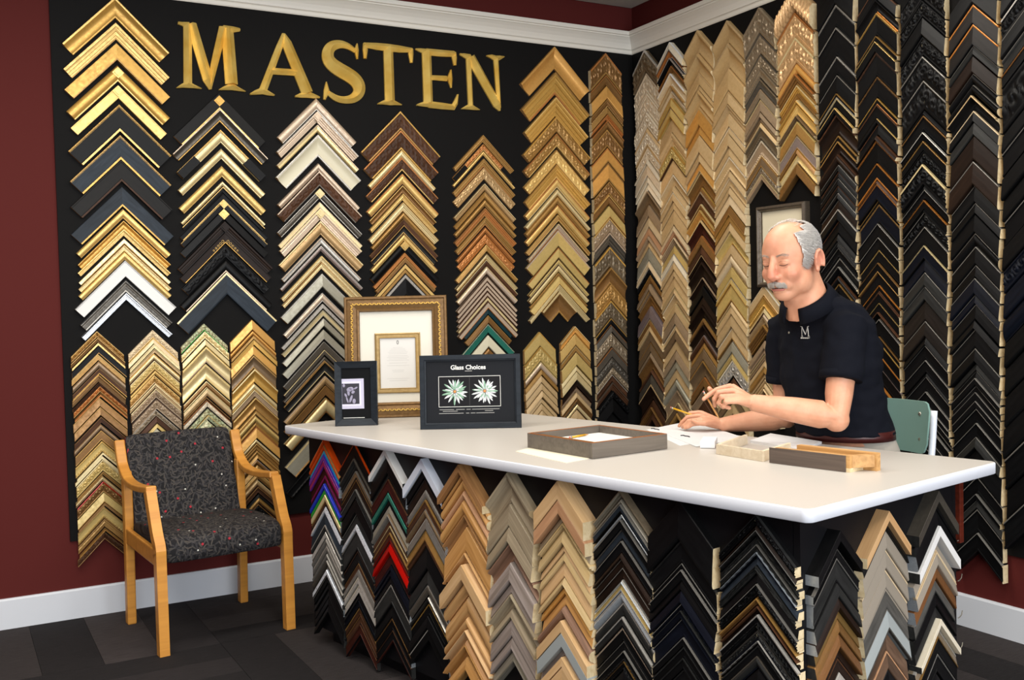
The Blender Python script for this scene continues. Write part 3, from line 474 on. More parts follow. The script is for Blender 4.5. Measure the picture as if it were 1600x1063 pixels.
2018 2972 58.8 115 115 v:bk/br/bk;2020 2911 61.8 118 118 s:bk/bk/cp;2022 2845 103 116 116 f:bk/gd/bk;2024 2735 20.6 119 119 f:bk/og/bk;2018 2711 47.1 117 117 f:bk/gg/bk;2020 2659 109.1 115 115 f:bk/br/bk;2022 2544 94.5 118 118 f:bk/bz/bk;2018 2443 29.5 116 116 f:bk/gd/rg;2020 2410 59.1 119 119 f:bk/br/bk;2022 2346 20.7 117 117 c:bk/gg/bk;2024 2322 53.3 115 115 v:bk/br/bk;2018 2264 17.8 118 118 v:db/br/bk;2020 2242 103.7 116 116 f:bk/cp/bk;2022 2132 74.1 119 119 f:bk/cp/cp;2018 2056 17.8 117 117 v:br/og/bk;2020 2035 74.2 115 115 f:nb/cp/bk;2022 1955 14.8 118 118 f:bk/og/bk;2024 1937 86.1 116 116 f:nb/og/bk;2018 1845 59.5 119 119 f:bk/gr/bk;2020 1780 56.5 117 117 f:bk/gr/bk;2022 1719 56.6 115 115 f:bk/gg/bk;2018 1658 44.7 118 118 f:bk/bz/og;2020 1609 53.6 116 116 f:bk/br/bk;2022 1550 32.8 119 119 f:bk/cp/br;2024 1513 41.8 117 117 f:bk/br/bk;2018 1467 41.8 115 115 f:bk/gg/bk;2020 1421 29.9 118 118 t:bk/br/og;2022 1387 77.7 116 116 f:bk/gr/bk;2018 1304 23.9 119 119 f:bk/bz/bk;2020 1276 62.8 117 117 f:bk/gd/cp;2022 1208 53.9 115 115 f:bk/cp/bk;2024 1150 68.9 118 118 f:bk/mv/bk;2018 1076 71.9 116 116 f:bk/cp/bk
@D9|R|vc|46|
2282 2937 97 118 118 o:bk;2284 2835 72.2 121 121 o:bk;2286 2757 80.7 119 119 v:bk;2288 2671 83.6 122 122 b:bk+o;2282 2582 103.3 120 120 o:bk/gr/bk;2284 2473 128.7 118 118 o:bk/gr/bk;2286 2337 16.8 121 121 v:bk;2282 2317 72.9 119 119 b:bk/bz/bk;2284 2239 36.5 122 122 b:bk/si/bk;2286 2198 39.3 120 120 f:bk/og/bk;2288 2155 56.3 118 118 o:bk;2282 2094 90.1 121 121 o:bk/pg/bk;2284 1998 16.9 119 119 v:bk/gr/bk;2286 1978 42.3 122 122 b:bk/gr/bk;2282 1931 39.5 120 120 f:bk/cp/bk;2284 1888 8.5 118 118 v:bk;2286 1876 62.2 121 121 o:bk/gr/bk;2288 1809 79.3 119 119 f:bk/gr/bk;2282 1724 56.7 122 122 f:nb/pg/bk;2284 1663 56.8 120 120 v:nb;2286 1601 59.7 118 118 v:gm/gr/gm;2282 1537 59.7 121 121 v:gm/gr/gm;2284 1472 88.3 119 119 v:tk;2286 1378 68.5 122 122 v:tk/gr/tk;2288 1305 34.3 120 120 v:bk;2282 1267 62.9 118 118 f:bk/gr/bk;2284 1199 54.4 121 121 f:bk/gr/bk;2286 1140 14.3 119 119 v:bk/gr/bk;2282 1122 63.1 122 122 f:bk/gr/bk;2284 1054 48.8 120 120 f:bk/gr/bk;2286 1001 28.7 118 118 f:bk/gr/bk;2288 968 54.6 121 121 t:bk/gr/gr;2282 909 54.7 119 119 f:bk/gr/bk;2284 850 54.7 122 122 v:bk/gr/bk;2286 790 43.3 120 120 f:bk/gr/bk
@D10|R|vc|46|
2540 2851 98.4 116 116 v:bk;2542 2747 79.9 120 120 v:tk/cp/bk;2544 2662 88 118 118 v:tk/cp/bk;2546 2569 37.4 120 120 v:gm/gr/gm;2542 2527 72.1 118 118 v:db;2544 2450 45.4 116 116 r:bk/gr/bk;2546 2401 40.1 120 120 r:bk/gr/bk;2540 2357 61.6 118 118 s:bk/tn/bk;2542 2290 45.5 120 120 v:bk/pk/bk;2544 2241 53.6 118 118 v:gm;2546 2183 104.7 116 116 v:db;2542 2072 99.5 120 120 v:db/gr/db;2544 1967 70 118 118 v:bk/gr/bk;2546 1892 43.1 120 120 v:bk/gr/bk;2540 1845 78.2 118 118 v:bk;2542 1761 54 116 116 r:bk/gr/bk;2544 1703 75.6 120 120 v:bk/gr/bk;2546 1622 51.4 118 118 v:bk/gr/bk;2542 1566 67.7 120 120 v:nb/gr/nb;2544 1494 37.9 118 118 v:nb/gr/nb;2546 1452 65.1 116 116 v:bk/gr/bk;2540 1382 35.3 120 120 v:bk;2542 1343 78.7 118 118 v:bk/gr/bk;2544 1259 57.1 120 120 v:bk/gr/bk;2546 1197 32.6 118 118 v:gm/gm/bk;2542 1161 27.2 116 116 v:bk/gr/bk;2544 1130 29.9 120 120 c:bk/gr/bk;2546 1096 24.5 118 118 c:bk/gr/bk;2540 1068 35.4 120 120 c:bk/gr/bk;2542 1029 30 118 118 c:bk/gr/bk;2544 995 57.3 116 116 f:bk/gr/bk;2546 933 57.3 120 120 f:bk/gr/bk;2542 871 46.4 118 118 v:gm/gr/bk;2544 821 117.6 120 120 v:bk;2546 696 71.2 118 118 f:bk/gr/bk;2540 620 21.9 116 116 f:bk/gr/bk;2542 595 38.4 120 120 v:gm/gr/bk;2544 552 98.8 118 118 f:bk/gr/bk;2546 448 79.7 120 120 f:bk/gr/bk
@D11|R|vc|46|
2797 2858 90.6 116 116 v:bk;2799 2762 83.2 120 120 b:bk/si/bk+o;2801 2674 78.2 118 118 v:bk/gr/bk;2803 2591 63.2 120 120 b:gm/gr/bk;2798 2523 48.1 118 118 f:bk/cp/bk;2800 2471 185 116 116 o:bk;2802 2278 73.6 120 120 v:bk;2797 2199 94.1 118 118 f:bk/gr/bk;2799 2099 91.7 120 120 v:bk;2801 2002 86.7 118 118 v:bk;2803 1910 99.6 116 116 f:bk/gr/bk;2798 1805 94.6 120 120 v:bk;2800 1705 92.2 118 118 o:nb;2802 1607 100 120 120 v:nb;2797 1501 100.2 118 118 r:nb;2799 1396 100.3 116 116 v:bk;2801 1289 113.4 120 120 v:bk;2803 1170 126.5 118 118 v:bk;2798 1037 126.8 120 120 v:bk;2800 903 127 118 118 f:bk/gr/bk;2802 770 127.3 116 116 v:bk;2797 636 114.5 120 120 f:bk/gr/bk
@E1|F|vc|26|
-2408 936 24.6 126 126 r:or/or/or;-2406 909 23.2 129 129 r:or/og/or;-2404 883 12 127 127 c:cy;-2402 870 9.3 130 130 c:bl;-2407 860 19.1 128 128 c:pu;-2405 838 21.9 126 126 c:mg/mg/pu;-2403 812 41 129 129 f:dm/dm/mg;-2408 767 24.6 127 127 f:dm/mg/dm;-2406 739 19.1 130 130 c:bl;-2404 716 21.9 128 128 c:gn;-2402 691 21.9 126 126 c:pg;-2407 666 24.6 129 129 f:br/og/bk;-2405 637 21.9 127 127 v:ch;-2403 612 49.3 130 130 v:cb;-2408 558 27.4 128 128 r:gm/si/gm;-2406 527 24.7 126 126 c:si;-2404 499 27.4 129 129 r:gr;-2402 468 32.9 127 127 r:gr/si/gr;-2407 431 24.7 130 130 r:gr;-2405 403 22 128 128 r:st/gr/st;-2403 377 13.7 126 126 r:st;-2408 360 22 129 129 c:ch/ch/gm;-2406 335 30.3 127 127 f:bk/gr/bk;-2404 301 24.8 130 130 v:bk;-2402 272 30.3 128 128 v:bk;-2407 238 33 126 126 v:bk;-2405 201 27.5 129 129 v:bk
@E2|F|vc|26|
-2150 937 57.4 118 118 f:bk/or/db;-2148 875 49.6 121 121 t:gm/st/bk;-2146 822 31.4 119 119 f:tb/gr/bk;-2144 787 36.6 122 122 f:db/bz/db;-2149 746 34 120 120 f:gm/gr/bk;-2147 708 60.3 118 118 v:bk;-2145 643 42 121 121 f:gm/gr/bk;-2150 599 22.3 119 119 v:ch;-2148 573 81.4 122 122 f:gm/gr/bk;-2146 486 47.4 120 120 f:bk/br/bk;-2144 435 23.7 118 118 f:br/bz/br;-2149 408 26.3 121 121 v:gr;-2147 378 29 119 119 v:si/iw/si;-2145 345 36.9 122 122 v:si/iw/bk;-2150 305 23.8 120 120 v:bk;-2148 277 26.4 118 118 f:nb/nb/bk;-2146 247 29.1 121 121 f:br/og/br;-2144 215 37 119 119 f:br/bz/bk;-2149 174 45 122 122 f:rb/br/bk
@E3|F|vc|28|
-1899 939 22.4 124 124 d:wh;-1897 914 72.3 128 128 v:bk;-1895 836 15 126 126 f:gm/gm/bk;-1893 818 49.9 128 128 f:dm/br/bk;-1898 764 22.5 126 126 c:te/te/te;-1896 739 25 124 124 v:bk;-1894 710 27.5 128 128 v:sg/si/sg;-1899 679 20 126 126 r:gr/tb/gr;-1897 656 22.5 128 128 f:br/gr/br;-1895 630 22.6 126 126 f:br/pg/br;-1893 604 27.6 124 124 f:rb/og/rb;-1898 573 17.6 128 128 f:dm/rd/rd;-1896 553 25.1 126 126 v:rd;-1894 524 50.2 128 128 f:dm/rd/bk;-1899 470 17.6 126 126 v:nb;-1897 449 20.1 124 124 v:nb;-1895 426 27.7 128 128 v:bk;-1893 395 78.1 126 126 f:gm/si/bk;-1898 311 50.5 128 128 v:bk;-1896 257 42.9 126 126 f:bk/bz/bk;-1894 210 43 124 124 f:bk/br/rb
@E4|F|vc|28|
-1647 926 37.9 129 129 d:wb;-1645 885 33.2 132 132 f:bk/gr/bk;-1643 848 38 130 130 f:db/gm/db;-1641 806 35.6 133 133 r:gr/si/gr;-1646 767 30.9 131 131 f:br/og/br;-1644 733 30.9 129 129 r:tb/gr/br;-1642 698 42.9 132 132 v:gr/si/st;-1647 652 38.1 130 130 v:og/gd/bz;-1645 610 14.3 133 133 f:br;-1643 593 88.3 131 131 v:bk;-1641 499 52.6 129 129 v:gm;-1646 443 43.1 132 132 r:st/si/bk;-1644 396 23.9 130 130 r:gm/si/bk;-1642 369 43.1 133 133 f:bk/gd/bk;-1647 322 45.5 131 131 v:bk;-1645 272 43.2 129 129 c:bk/si/bk
@E5|F|vc|42|
-1390 933 27 134 134 d:hb;-1388 903 20.3 137 137 r:ho;-1386 880 38.3 135 135 r:ho;-1384 838 31.6 138 138 r:pt;-1389 803 49.8 136 136 r:ho;-1387 750 40.8 134 134 s:hb;-1385 705 88.8 137 137 v:ho;-1390 611 36.5 135 135 s:ok;-1388 571 52.6 138 138 d:ma;-1386 515 57.4 136 136 r:ok;-1384 453 71.4 134 134 r:ok;-1389 377 41.6 137 137 r:ok;-1387 332 32.4 135 135 s:ma;-1385 296 16.2 138 138 v:hb;-1390 279 41.8 136 136 s:ho;-1388 234 48.8 134 134 v:ho
@E6|F|vc|46|
-1132 932 105.7 116 116 s:gw;-1130 823 73.9 120 120 v:gw;-1128 745 48.5 118 118 v:gw;-1126 692 65.4 120 120 s:pb2;-1130 623 63.2 118 118 v:gv;-1128 556 35.8 116 116 v:gv;-1126 516 50.5 120 120 s:gw;-1132 462 27.4 118 118 v:gw;-1130 432 61 120 120 v:gv;-1128 367 39.9 118 118 v:gv;-1126 323 39.9 116 116 v:gx
@E7|F|vc|48|
-858 937 57.4 116 116 d:ma;-856 876 41.5 120 120 d:pt;-854 831 25.7 118 118 v:gw;-852 802 25.6 120 120 t:mk;-858 774 37.4 118 118 v:mk;-856 733 23.6 116 116 v:ma;-854 707 27.5 120 120 v:mk;-858 676 49.1 118 118 v:ma;-856 624 21.6 120 120 v:mk;-854 599 23.5 118 118 v:cg;-852 573 35.3 116 116 v:ho;-858 535 41.1 120 120 r:pb2;-856 490 37.2 118 118 d:ma;-854 450 43 120 120 d:gb;-858 404 29.3 118 118 v:gv;-856 372 29.2 116 116 d:ma;-854 339 40.9 120 120 d:ma;-852 295 37 118 118 v:ok
@E8|F|vc|34|
-614 933 22.6 116 116 t:gx/sw/gx;-612 907 13.2 120 120 r:gx;-610 892 22.7 118 118 f:cb/gr/bk;-608 866 18.9 120 120 r:sb/si/bk;-613 845 26.5 118 118 f:bk/gr/bk;-611 816 32.2 116 116 f:cb/st/bk;-609 781 32.2 120 120 f:bk/gr/bk;-614 746 17.1 118 118 v:db;-612 726 24.7 120 120 f:db/gr/db;-610 699 32.3 118 118 f:db/gr/db;-608 664 9.5 116 116 v:sb/gr/sb;-613 654 24.7 120 120 v:yg/iw/sb;-611 626 30.5 118 118 r:sb/si/sb;-609 593 40 120 120 r:gm/si/gm;-614 549 30.5 118 118 f:gm/si/bk;-612 516 38.2 116 116 f:bk/rs/bk;-610 475 24.9 120 120 f:bk/gr/bk;-608 447 30.6 118 118 b:bk/gr/bk;-613 413 24.9 120 120 b:bk/og/bk;-611 386 42.2 118 118 v:bk
@E9|F|vc|34|
-380 936 111.9 120 120 v:bk;-378 819 60.6 124 124 f:bk/gm/bk;-376 755 14.3 122 122 f:bk/gr/bk;-374 738 28.6 124 124 f:bk/gr/bk;-379 707 26.9 122 122 v:bk;-377 677 32.3 120 120 v:nb;-375 642 19.7 124 124 b:nb/gr/nb;-380 620 21.6 122 122 f:nb/gm/nb;-378 596 50.4 124 124 f:nb/gr/nb;-376 542 23.4 122 122 f:bk/gr/bk;-374 516 30.7 120 120 f:bk/gm/bk;-379 483 30.7 124 124 f:bk/gm/bk;-377 449 43.5 122 122 f:bk/gm/bk;-375 403 52.6 124 124 v:bk
@E10|F|vc|34|
-120 931 26.4 121 121 f:bk/gm/bk+o;-118 902 8.3 124 124 v:db;-116 891 14.9 122 122 b:gm/gr/bk;-114 875 20.6 125 125 o:gm;-119 852 18.2 123 123 b:gm/gr/gm;-117 832 9.9 121 121 b:gm/sb/nb;-115 820 21.5 124 124 v:cb;-120 796 19.9 122 122 o:gm;-118 774 23.2 125 125 v:bk;-116 748 29.8 123 123 o:bk/gr/bk;-114 716 5 121 121 f:bz/og/br;-119 709 18.3 124 124 t:bz/og/br;-117 688 19.9 122 122 s:db/br/db;-115 666 26.6 125 125 b:bk/si/bk;-120 637 11.6 123 123 o:bk/gm/bk;-118 623 25 121 121 o:gm/st/nb;-116 596 8.3 124 124 b:nb/si/bk;-114 585 28.3 122 122 f:bk/gm/bk;-119 555 31.7 125 125 r:gm/st/nb;-117 520 33.4 123 123 v:bk;-115 484 40.1 121 121 v:bk
@F1|G|vc|32|
123 889 27.4 103 103 d:bk;125 839 24.1 106 106 f:bk/gr/bk;127 813 62.5 104 104 f:gm/gr/bk;129 746 33.6 107 107 v:gm;124 710 27.1 105 105 v:db;126 681 28.7 103 103 v:bs;128 649 31.8 106 106 v:bz;123 615 34.9 104 104 v:cb2;125 577 28.5 107 107 v:db;127 546 34.8 105 105 v:db/br/db;129 509 45.8 103 103 v:si
@F2|G|vc|32|
364 905 27.7 115 115 d:hk;366 875 22.5 118 118 v:bk;368 850 51.9 116 116 v:tp;370 794 51.9 119 119 v:tp/pk/tp;365 739 51.9 117 117 v:tp/pk/tp;367 684 53.6 115 115 v:gm2/tp/gm2;369 627 55.4 118 118 v:gb/gr/gm2;364 568 55.4 116 116 v:bt;366 509 48.5 119 119 v:bt/pt/bt;368 457 74.5 117 117 v:bk
@F3|G|vc|32|
640 923 31.4 117 117 d:st;642 888 22.2 120 120 v:bk;644 863 42.6 118 118 v:bk;646 818 29.7 121 121 d:wh;642 774 31.6 119 119 v:tp/tp/pk;644 739 37.2 117 117 v:tp/pk/tp;646 699 37.3 120 120 v:cp2;640 658 37.3 118 118 v:gm2/gr/gm;642 618 37.4 121 121 v:bk;644 578 33.7 119 119 v:gm;646 541 18.7 117 117 d:iw;642 520 30 120 120 v:sw/si/sw;644 487 48.9 118 118 f:bk/og/bk;646 434 52.7 121 121 f:bk/si/bk;640 378 66.1 119 119 v:bk"""
CN = {'A1':'leftmost upper wall column','A2':'column below letter M','A3':'column below letter S','A4':'column below letter T','A5':'column below letter N',
 'A6':'tall column past letter N','A7':'column beside the room corner','B1':'first short column behind the counter','B2':'second short column behind the counter',
 'C1':'first lower column behind armchair','C2':'second lower column behind armchair','C3':'third lower column behind armchair','C4':'fourth lower column behind armchair',
 'D1':'first side-wall column from corner','D2':'second side-wall column from corner','D3':'third side-wall column from corner','D4':'fourth side-wall column from corner',
 'D5':'first column above hanging picture','D6':'second column above hanging picture','D5b':'gold column below hanging picture','D7':'first black side-wall column','D8':'second black side-wall column',
 'D9':'third black side-wall column','D10':'fourth black side-wall column','D11':'fifth black side-wall column',
 'E1':'first counter-front column','E2':'second counter-front column','E3':'third counter-front column','E4':'fourth counter-front column','E5':'fifth counter-front column',
 'E6':'sixth counter-front column','E7':'seventh counter-front column','E8':'eighth counter-front column','E9':'ninth counter-front column','E10':'tenth counter-front column',
 'F1':'first counter-end column','F2':'second counter-end column','F3':'third counter-end column'}
DARKEND = M('bk')
for blk in TABLE.strip().split('@')[1:]:
    head, body = blk.strip().split('\n'); cid, pl, mode, dep, _ = head.split('|'); dep = int(dep)/1000
    raw = {'A': RAWT, 'B': RAWT, 'C': RAWT, 'D': RAW, 'E': RAW, 'F': RAW}[cid[0]]
    if cid == 'A7': raw = RAW
    items = [it.split(' ') for it in body.split(';')]
    for i, it in enumerate(items):
        s, h, v, hl, hr = (float(q)/1000 for q in it[:5])
        rw = raw
        if cid in ('E1','E2','E3','E4','F1','F3'): rw = M('gm') if random.random() < .7 else M('sb')
        sample(pl, mode, dep, s, h, v, hl, it[5], i+1, CN[cid], 'frame samples, '+CN[cid], rw)
# ------------------------------------------------------------------ carved gilt letters
def bez(p, n=8):
    """smooth curve through control points (Catmull-Rom)"""
    o = []; P = [p[0]]+list(p)+[p[-1]]
    for i in range(1, len(P)-2):
        for k in range(n):
            t = k/n; o.append(tuple(.5*((2*P[i][c])+(-P[i-1][c]+P[i+1][c])*t+(2*P[i-1][c]-5*P[i][c]+4*P[i+1][c]-P[i+2][c])*t*t+(-P[i-1][c]+3*P[i][c]-3*P[i+1][c]+P[i+2][c])*t**3) for c in range(len(p[0]))))
    o.append(tuple(p[-1])); return o
N = NT('gilded_letter_leaf'); c = N.coord((7,)*3); t = N.n('ShaderNodeTexNoise', {'Vector': c, 'Scale': 1.0, 'Detail': 3.0})
col = N.mix(N.n('ShaderNodeMapRange', {0: t, 1: .35, 2: .65}), lin('#FBDB7C'), lin('#E3B54E')); N.t.links.new(col[0].outputs[2], N.b.inputs['Base Color']); N.set(Metallic=.25, Roughness=.22); GILT = N.m
def letter(ch, strokes, label):
    b = B(); root_x = sum(p[0] for st in strokes for p in st)/sum(len(st) for st in strokes)
    for st in strokes:
        if len(st) > 6: st = bez(st, 4)
        n = len(st); L = []; R = []; C = []
        for i, (x, z, hw) in enumerate(st):
            p0 = Vector(st[max(i-1, 0)][:2]); p1 = Vector(st[min(i+1, n-1)][:2]); t = (p1-p0).normalized(); nn = Vector((-t.y, t.x))
            L.append((x+nn.x*hw, z+nn.y*hw)); R.append((x-nn.x*hw, z-nn.y*hw)); C.append((x, z, .014+hw*1.15))
        vs = []
        for i in range(n):
            vs += [(L[i][0]-root_x, 0, L[i][1]), (L[i][0]-root_x, -.012, L[i][1]), (C[i][0]-root_x, -C[i][2], C[i][1]), (R[i][0]-root_x, -.012, R[i][1]), (R[i][0]-root_x, 0, R[i][1])]
        fs = [(i*5+k, i*5+k+1, (i+1)*5+k+1, (i+1)*5+k) for i in range(n-1) for k in range(4)] + [(4,3,2,1,0), tuple((n-1)*5+k for k in range(5))]
        b.add(vs, fs)
    bm = bmesh.new(); me = bpy.data.meshes.new('letter'); me.from_pydata(b.v, [], b.f); bm.from_mesh(me); bmesh.ops.recalc_face_normals(bm, faces=bm.faces); bm.to_mesh(me); bm.free()
    me.materials.append(GILT); o = bpy.data.objects.new('letter_'+ch.lower(), me); COL.objects.link(o); o.location = (root_x, -.014, 0)
    tag(o, label, 'letter', 'gilt sign letters on the black board')
letter('M', [[(-2.826,2.981,0.0210),(-2.835,2.674,0.0211)],[(-2.892,2.652,0.0019),(-2.863,2.665,0.0097),(-2.835,2.674,0.0178),(-2.805,2.667,0.0098),(-2.766,2.658,0.0020)],[(-2.874,2.984,0.0064),(-2.852,2.981,0.0097),(-2.820,2.975,0.0194)],[(-2.807,2.986,0.0259),(-2.732,2.706,0.0263),(-2.721,2.657,0.0066)],[(-2.724,2.667,0.0099),(-2.697,2.788,0.0181),(-2.644,2.985,0.0216)],[(-2.624,2.980,0.0316),(-2.611,2.693,0.0327)],[(-2.678,2.659,0.0020),(-2.648,2.670,0.0100),(-2.609,2.683,0.0200),(-2.575,2.671,0.0101),(-2.538,2.662,0.0020)],[(-2.644,2.981,0.0166),(-2.591,2.981,0.0150),(-2.558,2.983,0.0084)]], 'large gilt carved letter M, first of the sign')
letter('A', [[(-2.321,2.986,0.0104),(-2.348,2.915,0.0173),(-2.446,2.673,0.0205)],[(-2.515,2.649,0.0041),(-2.484,2.661,0.0119),(-2.447,2.673,0.0188),(-2.415,2.662,0.0120),(-2.384,2.654,0.0041)],[(-2.324,2.986,0.0104),(-2.308,2.940,0.0278),(-2.200,2.679,0.0325)],[(-2.270,2.656,0.0042),(-2.240,2.664,0.0123),(-2.200,2.674,0.0194),(-2.164,2.666,0.0124),(-2.132,2.662,0.0043)],[(-2.411,2.781,0.0171),(-2.232,2.786,0.0176)]], 'large gilt carved letter A, second of the sign')
letter('S', [[(-1.905,2.978,0.0029),(-1.910,2.942,0.0132),(-1.906,2.891,0.0044)],[(-1.916,2.934,0.0110),(-1.957,2.957,0.0167),(-2.005,2.964,0.0217),(-2.050,2.949,0.0273),(-2.074,2.919,0.0315),(-2.076,2.880,0.0351),(-2.053,2.848,0.0381),(-2.009,2.822,0.0398),(-1.962,2.800,0.0400),(-1.923,2.775,0.0395),(-1.902,2.741,0.0374),(-1.907,2.702,0.0315),(-1.940,2.671,0.0248),(-1.989,2.659,0.0196),(-2.036,2.665,0.0173),(-2.080,2.690,0.0129)],[(-2.091,2.750,0.0029),(-2.090,2.701,0.0165),(-2.105,2.651,0.0057)]], 'large gilt carved letter S, third of the sign')
letter('T', [[(-1.866,2.975,0.0125),(-1.790,2.974,0.0193),(-1.724,2.974,0.0210),(-1.650,2.973,0.0197),(-1.575,2.974,0.0130)],[(-1.861,2.986,0.0074),(-1.857,2.951,0.0147),(-1.860,2.898,0.0081)],[(-1.578,2.982,0.0130),(-1.580,2.950,0.0153),(-1.578,2.901,0.0076)],[(-1.719,2.976,0.0285),(-1.718,2.670,0.0293)],[(-1.792,2.652,0.0030),(-1.757,2.662,0.0112),(-1.718,2.670,0.0207),(-1.683,2.664,0.0113),(-1.646,2.657,0.0030)]], 'large gilt carved letter T, fourth of the sign')
letter('E', [[(-1.481,2.978,0.0286),(-1.479,2.677,0.0287)],[(-1.550,2.983,0.0038),(-1.518,2.979,0.0115),(-1.478,2.972,0.0193)],[(-1.482,2.974,0.0193),(-1.393,2.975,0.0195),(-1.302,2.979,0.0174)],[(-1.297,2.990,0.0059),(-1.303,2.962,0.0166),(-1.300,2.912,0.0079)],[(-1.474,2.828,0.0132),(-1.356,2.831,0.0157)],[(-1.327,2.885,0.0032),(-1.336,2.834,0.0173),(-1.328,2.779,0.0032)],[(-1.552,2.663,0.0038),(-1.520,2.669,0.0116),(-1.479,2.675,0.0194)],[(-1.479,2.672,0.0194),(-1.385,2.669,0.0188),(-1.311,2.667,0.0158)],[(-1.323,2.663,0.0158),(-1.302,2.694,0.0143),(-1.286,2.744,0.0040)]], 'large gilt carved letter E, fifth of the sign')
letter('N', [[(-1.210,2.963,0.0160),(-1.203,2.683,0.0160)],[(-1.265,2.662,0.0024),(-1.235,2.671,0.0104),(-1.203,2.681,0.0200),(-1.176,2.671,0.0105),(-1.144,2.665,0.0024)],[(-1.266,2.982,0.0048),(-1.239,2.977,0.0119),(-1.201,2.968,0.0200)],[(-1.197,2.972,0.0304),(-1.024,2.703,0.0270),(-1.007,2.668,0.0049)],[(-1.025,2.981,0.0164),(-1.011,2.685,0.0123)],[(-1.087,2.990,0.0032),(-1.055,2.988,0.0122),(-1.023,2.977,0.0188),(-0.998,2.987,0.0123),(-0.969,2.995,0.0033)]], 'large gilt carved letter N, last of the sign')

# ------------------------------------------------------------------ armchair
def stroke_fabric():
    N = NT('charcoal_fabric_woven_twigs'); tc = N.n('ShaderNodeTexCoord')
    base = lin('#1B1A1C'); col = None
    def layer(scale, off, ln, wid):
        mp = N.n('ShaderNodeMapping', {'Vector': (tc, 'UV'), 'Scale': (scale, scale, scale), 'Location': (off, off*1.7, 0)})
        v = N.n('ShaderNodeTexVoronoi', {'Vector': mp, 'Scale': 1.0, 'Randomness': .9}, voronoi_dimensions='2D')
        d = N.n('ShaderNodeVectorMath', {0: mp, 1: (v, 'Position')}, operation='SUBTRACT'); s = N.n('ShaderNodeSeparateXYZ', {0: d})
        cs = N.n('ShaderNodeSeparateColor', {0: (v, 'Color')}); an = N.math('MULTIPLY', (cs, 0), 3.14159)
        ca = N.math('COSINE', an); sa = N.math('SINE', an)
        a = N.math('ADD', N.math('MULTIPLY', (s, 0), ca), N.math('MULTIPLY', (s, 1), sa)); bq = N.math('SUBTRACT', N.math('MULTIPLY', (s, 1), ca), N.math('MULTIPLY', (s, 0), sa))
        bend = N.math('ADD', bq, N.math('MULTIPLY', N.math('MULTIPLY', a, a), .22))
        e = N.math('ADD', N.math('POWER', N.math('ABSOLUTE', N.math('DIVIDE', a, ln)), 2.0), N.math('POWER', N.math('ABSOLUTE', N.math('DIVIDE', bend, wid)), 2.0))
        return N.math('LESS_THAN', e, 1.0), cs
    cur = base
    for sc, off, hx in ((29, 0, '#323031'), (31, .37, '#3F3C3A'), (27, 2.3, '#353335'), (33, .71, '#4B4540'), (30, 1.3, '#2C2B2E'), (28, 3.1, '#43403E')):
        f, cs = layer(sc, off, .50, .10); cur = N.mix(f, cur, lin(hx))
    mp = N.n('ShaderNodeMapping', {'Vector': (tc, 'UV'), 'Scale': (15,)*3}); v = N.n('ShaderNodeTexVoronoi', {'Vector': mp, 'Scale': 1.0}, voronoi_dimensions='2D')
    cs = N.n('ShaderNodeSeparateColor', {0: (v, 'Color')}); dot = N.math('LESS_THAN', (v, 'Distance'), .085)
    red = N.math('MULTIPLY', dot, N.math('LESS_THAN', (cs, 0), .34)); wht = N.math('MULTIPLY', N.math('LESS_THAN', (v, 'Distance'), .06), N.math('GREATER_THAN', (cs, 0), .74))
    cur = N.mix(red, cur, lin('#A02C38')); cur = N.mix(wht, cur, lin('#C9C6BE'))
    N.t.links.new(cur[0].outputs[2], N.b.inputs['Base Color']); N.set(Roughness=.85); N.b.inputs['Specular IOR Level'].default_value = .25
    c = N.coord((900,)*3); t = N.n('ShaderNodeTexNoise', {'Vector': c, 'Scale': 1.0}); b = N.n('ShaderNodeBump', {'Height': t, 'Strength': .3, 'Distance': .001}); N.link(b, 0, 'Normal')
    return N.m
FAB = stroke_fabric(); BIRCH = wood('honey_beech_frame', '#D3933F', '#BF8034', .38, .5)
ca_ = math.radians(6.0)
chair = empty('armchair', (-2.932, -.505, 0), (0, 0, ca_), 'beech armchair with patterned charcoal upholstery standing against the lettered wall', 'chair')
def bar(name, pts, wx, th, xc, parent, mat_=None, bev=.006):
    """bent flat bar: pts in the (y, z) side plane, thickness th in that plane, width wx across"""
    pts = [Vector((0, y, z)) for y, z in pts]; rings = []
    for i, p in enumerate(pts):
        a = (pts[min(i+1, len(pts)-1)]-p); c = (p-pts[max(i-1, 0)])
        t = ((a.normalized() if a.length else Vector())+(c.normalized() if c.length else Vector())).normalized(); n = Vector((0, -t.z, t.y))
        k = 1/max(.5, abs(n.dot(Vector((0, -(a if a.length else c).normalized().z, (a if a.length else c).normalized().y)))))
        tt = th[i] if isinstance(th, list) else th
        rings.append([Vector((xc+sx*wx/2, 0, 0))+p+n*(sn*tt/2*k) for sx, sn in ((-1,-1),(1,-1),(1,1),(-1,1))])
    b = B().loft(rings, sm=False); return b.build(name, mat_ or BIRCH, parent, bev, 2)
for sx in (-1, 1):
    xf = sx*.2925; xb = sx*.280
    arm = bez([(.355,.885),(.335,.83),(.300,.765),(.215,.712),(.10,.697),(-.04,.702),(-.175,.716)], 6)
    bar('armrest', arm, .048, [.030]*len(arm), sx*.288, chair)
    fl_ = bez([(-.165,.705),(-.185,.66),(-.245,.53),(-.283,.47),(-.285,.40),(-.288,0)], 6)
    bar('leg', fl_, .044, .046, xf, chair)
    bar('leg', bez([(.275,.745),(.272,.60),(.270,.40),(.285,0)], 6), .042, .046, xb, chair)
    bar('side_rail', [(.262,.435),(-.262,.415)], .024, .075, sx*.286, chair)
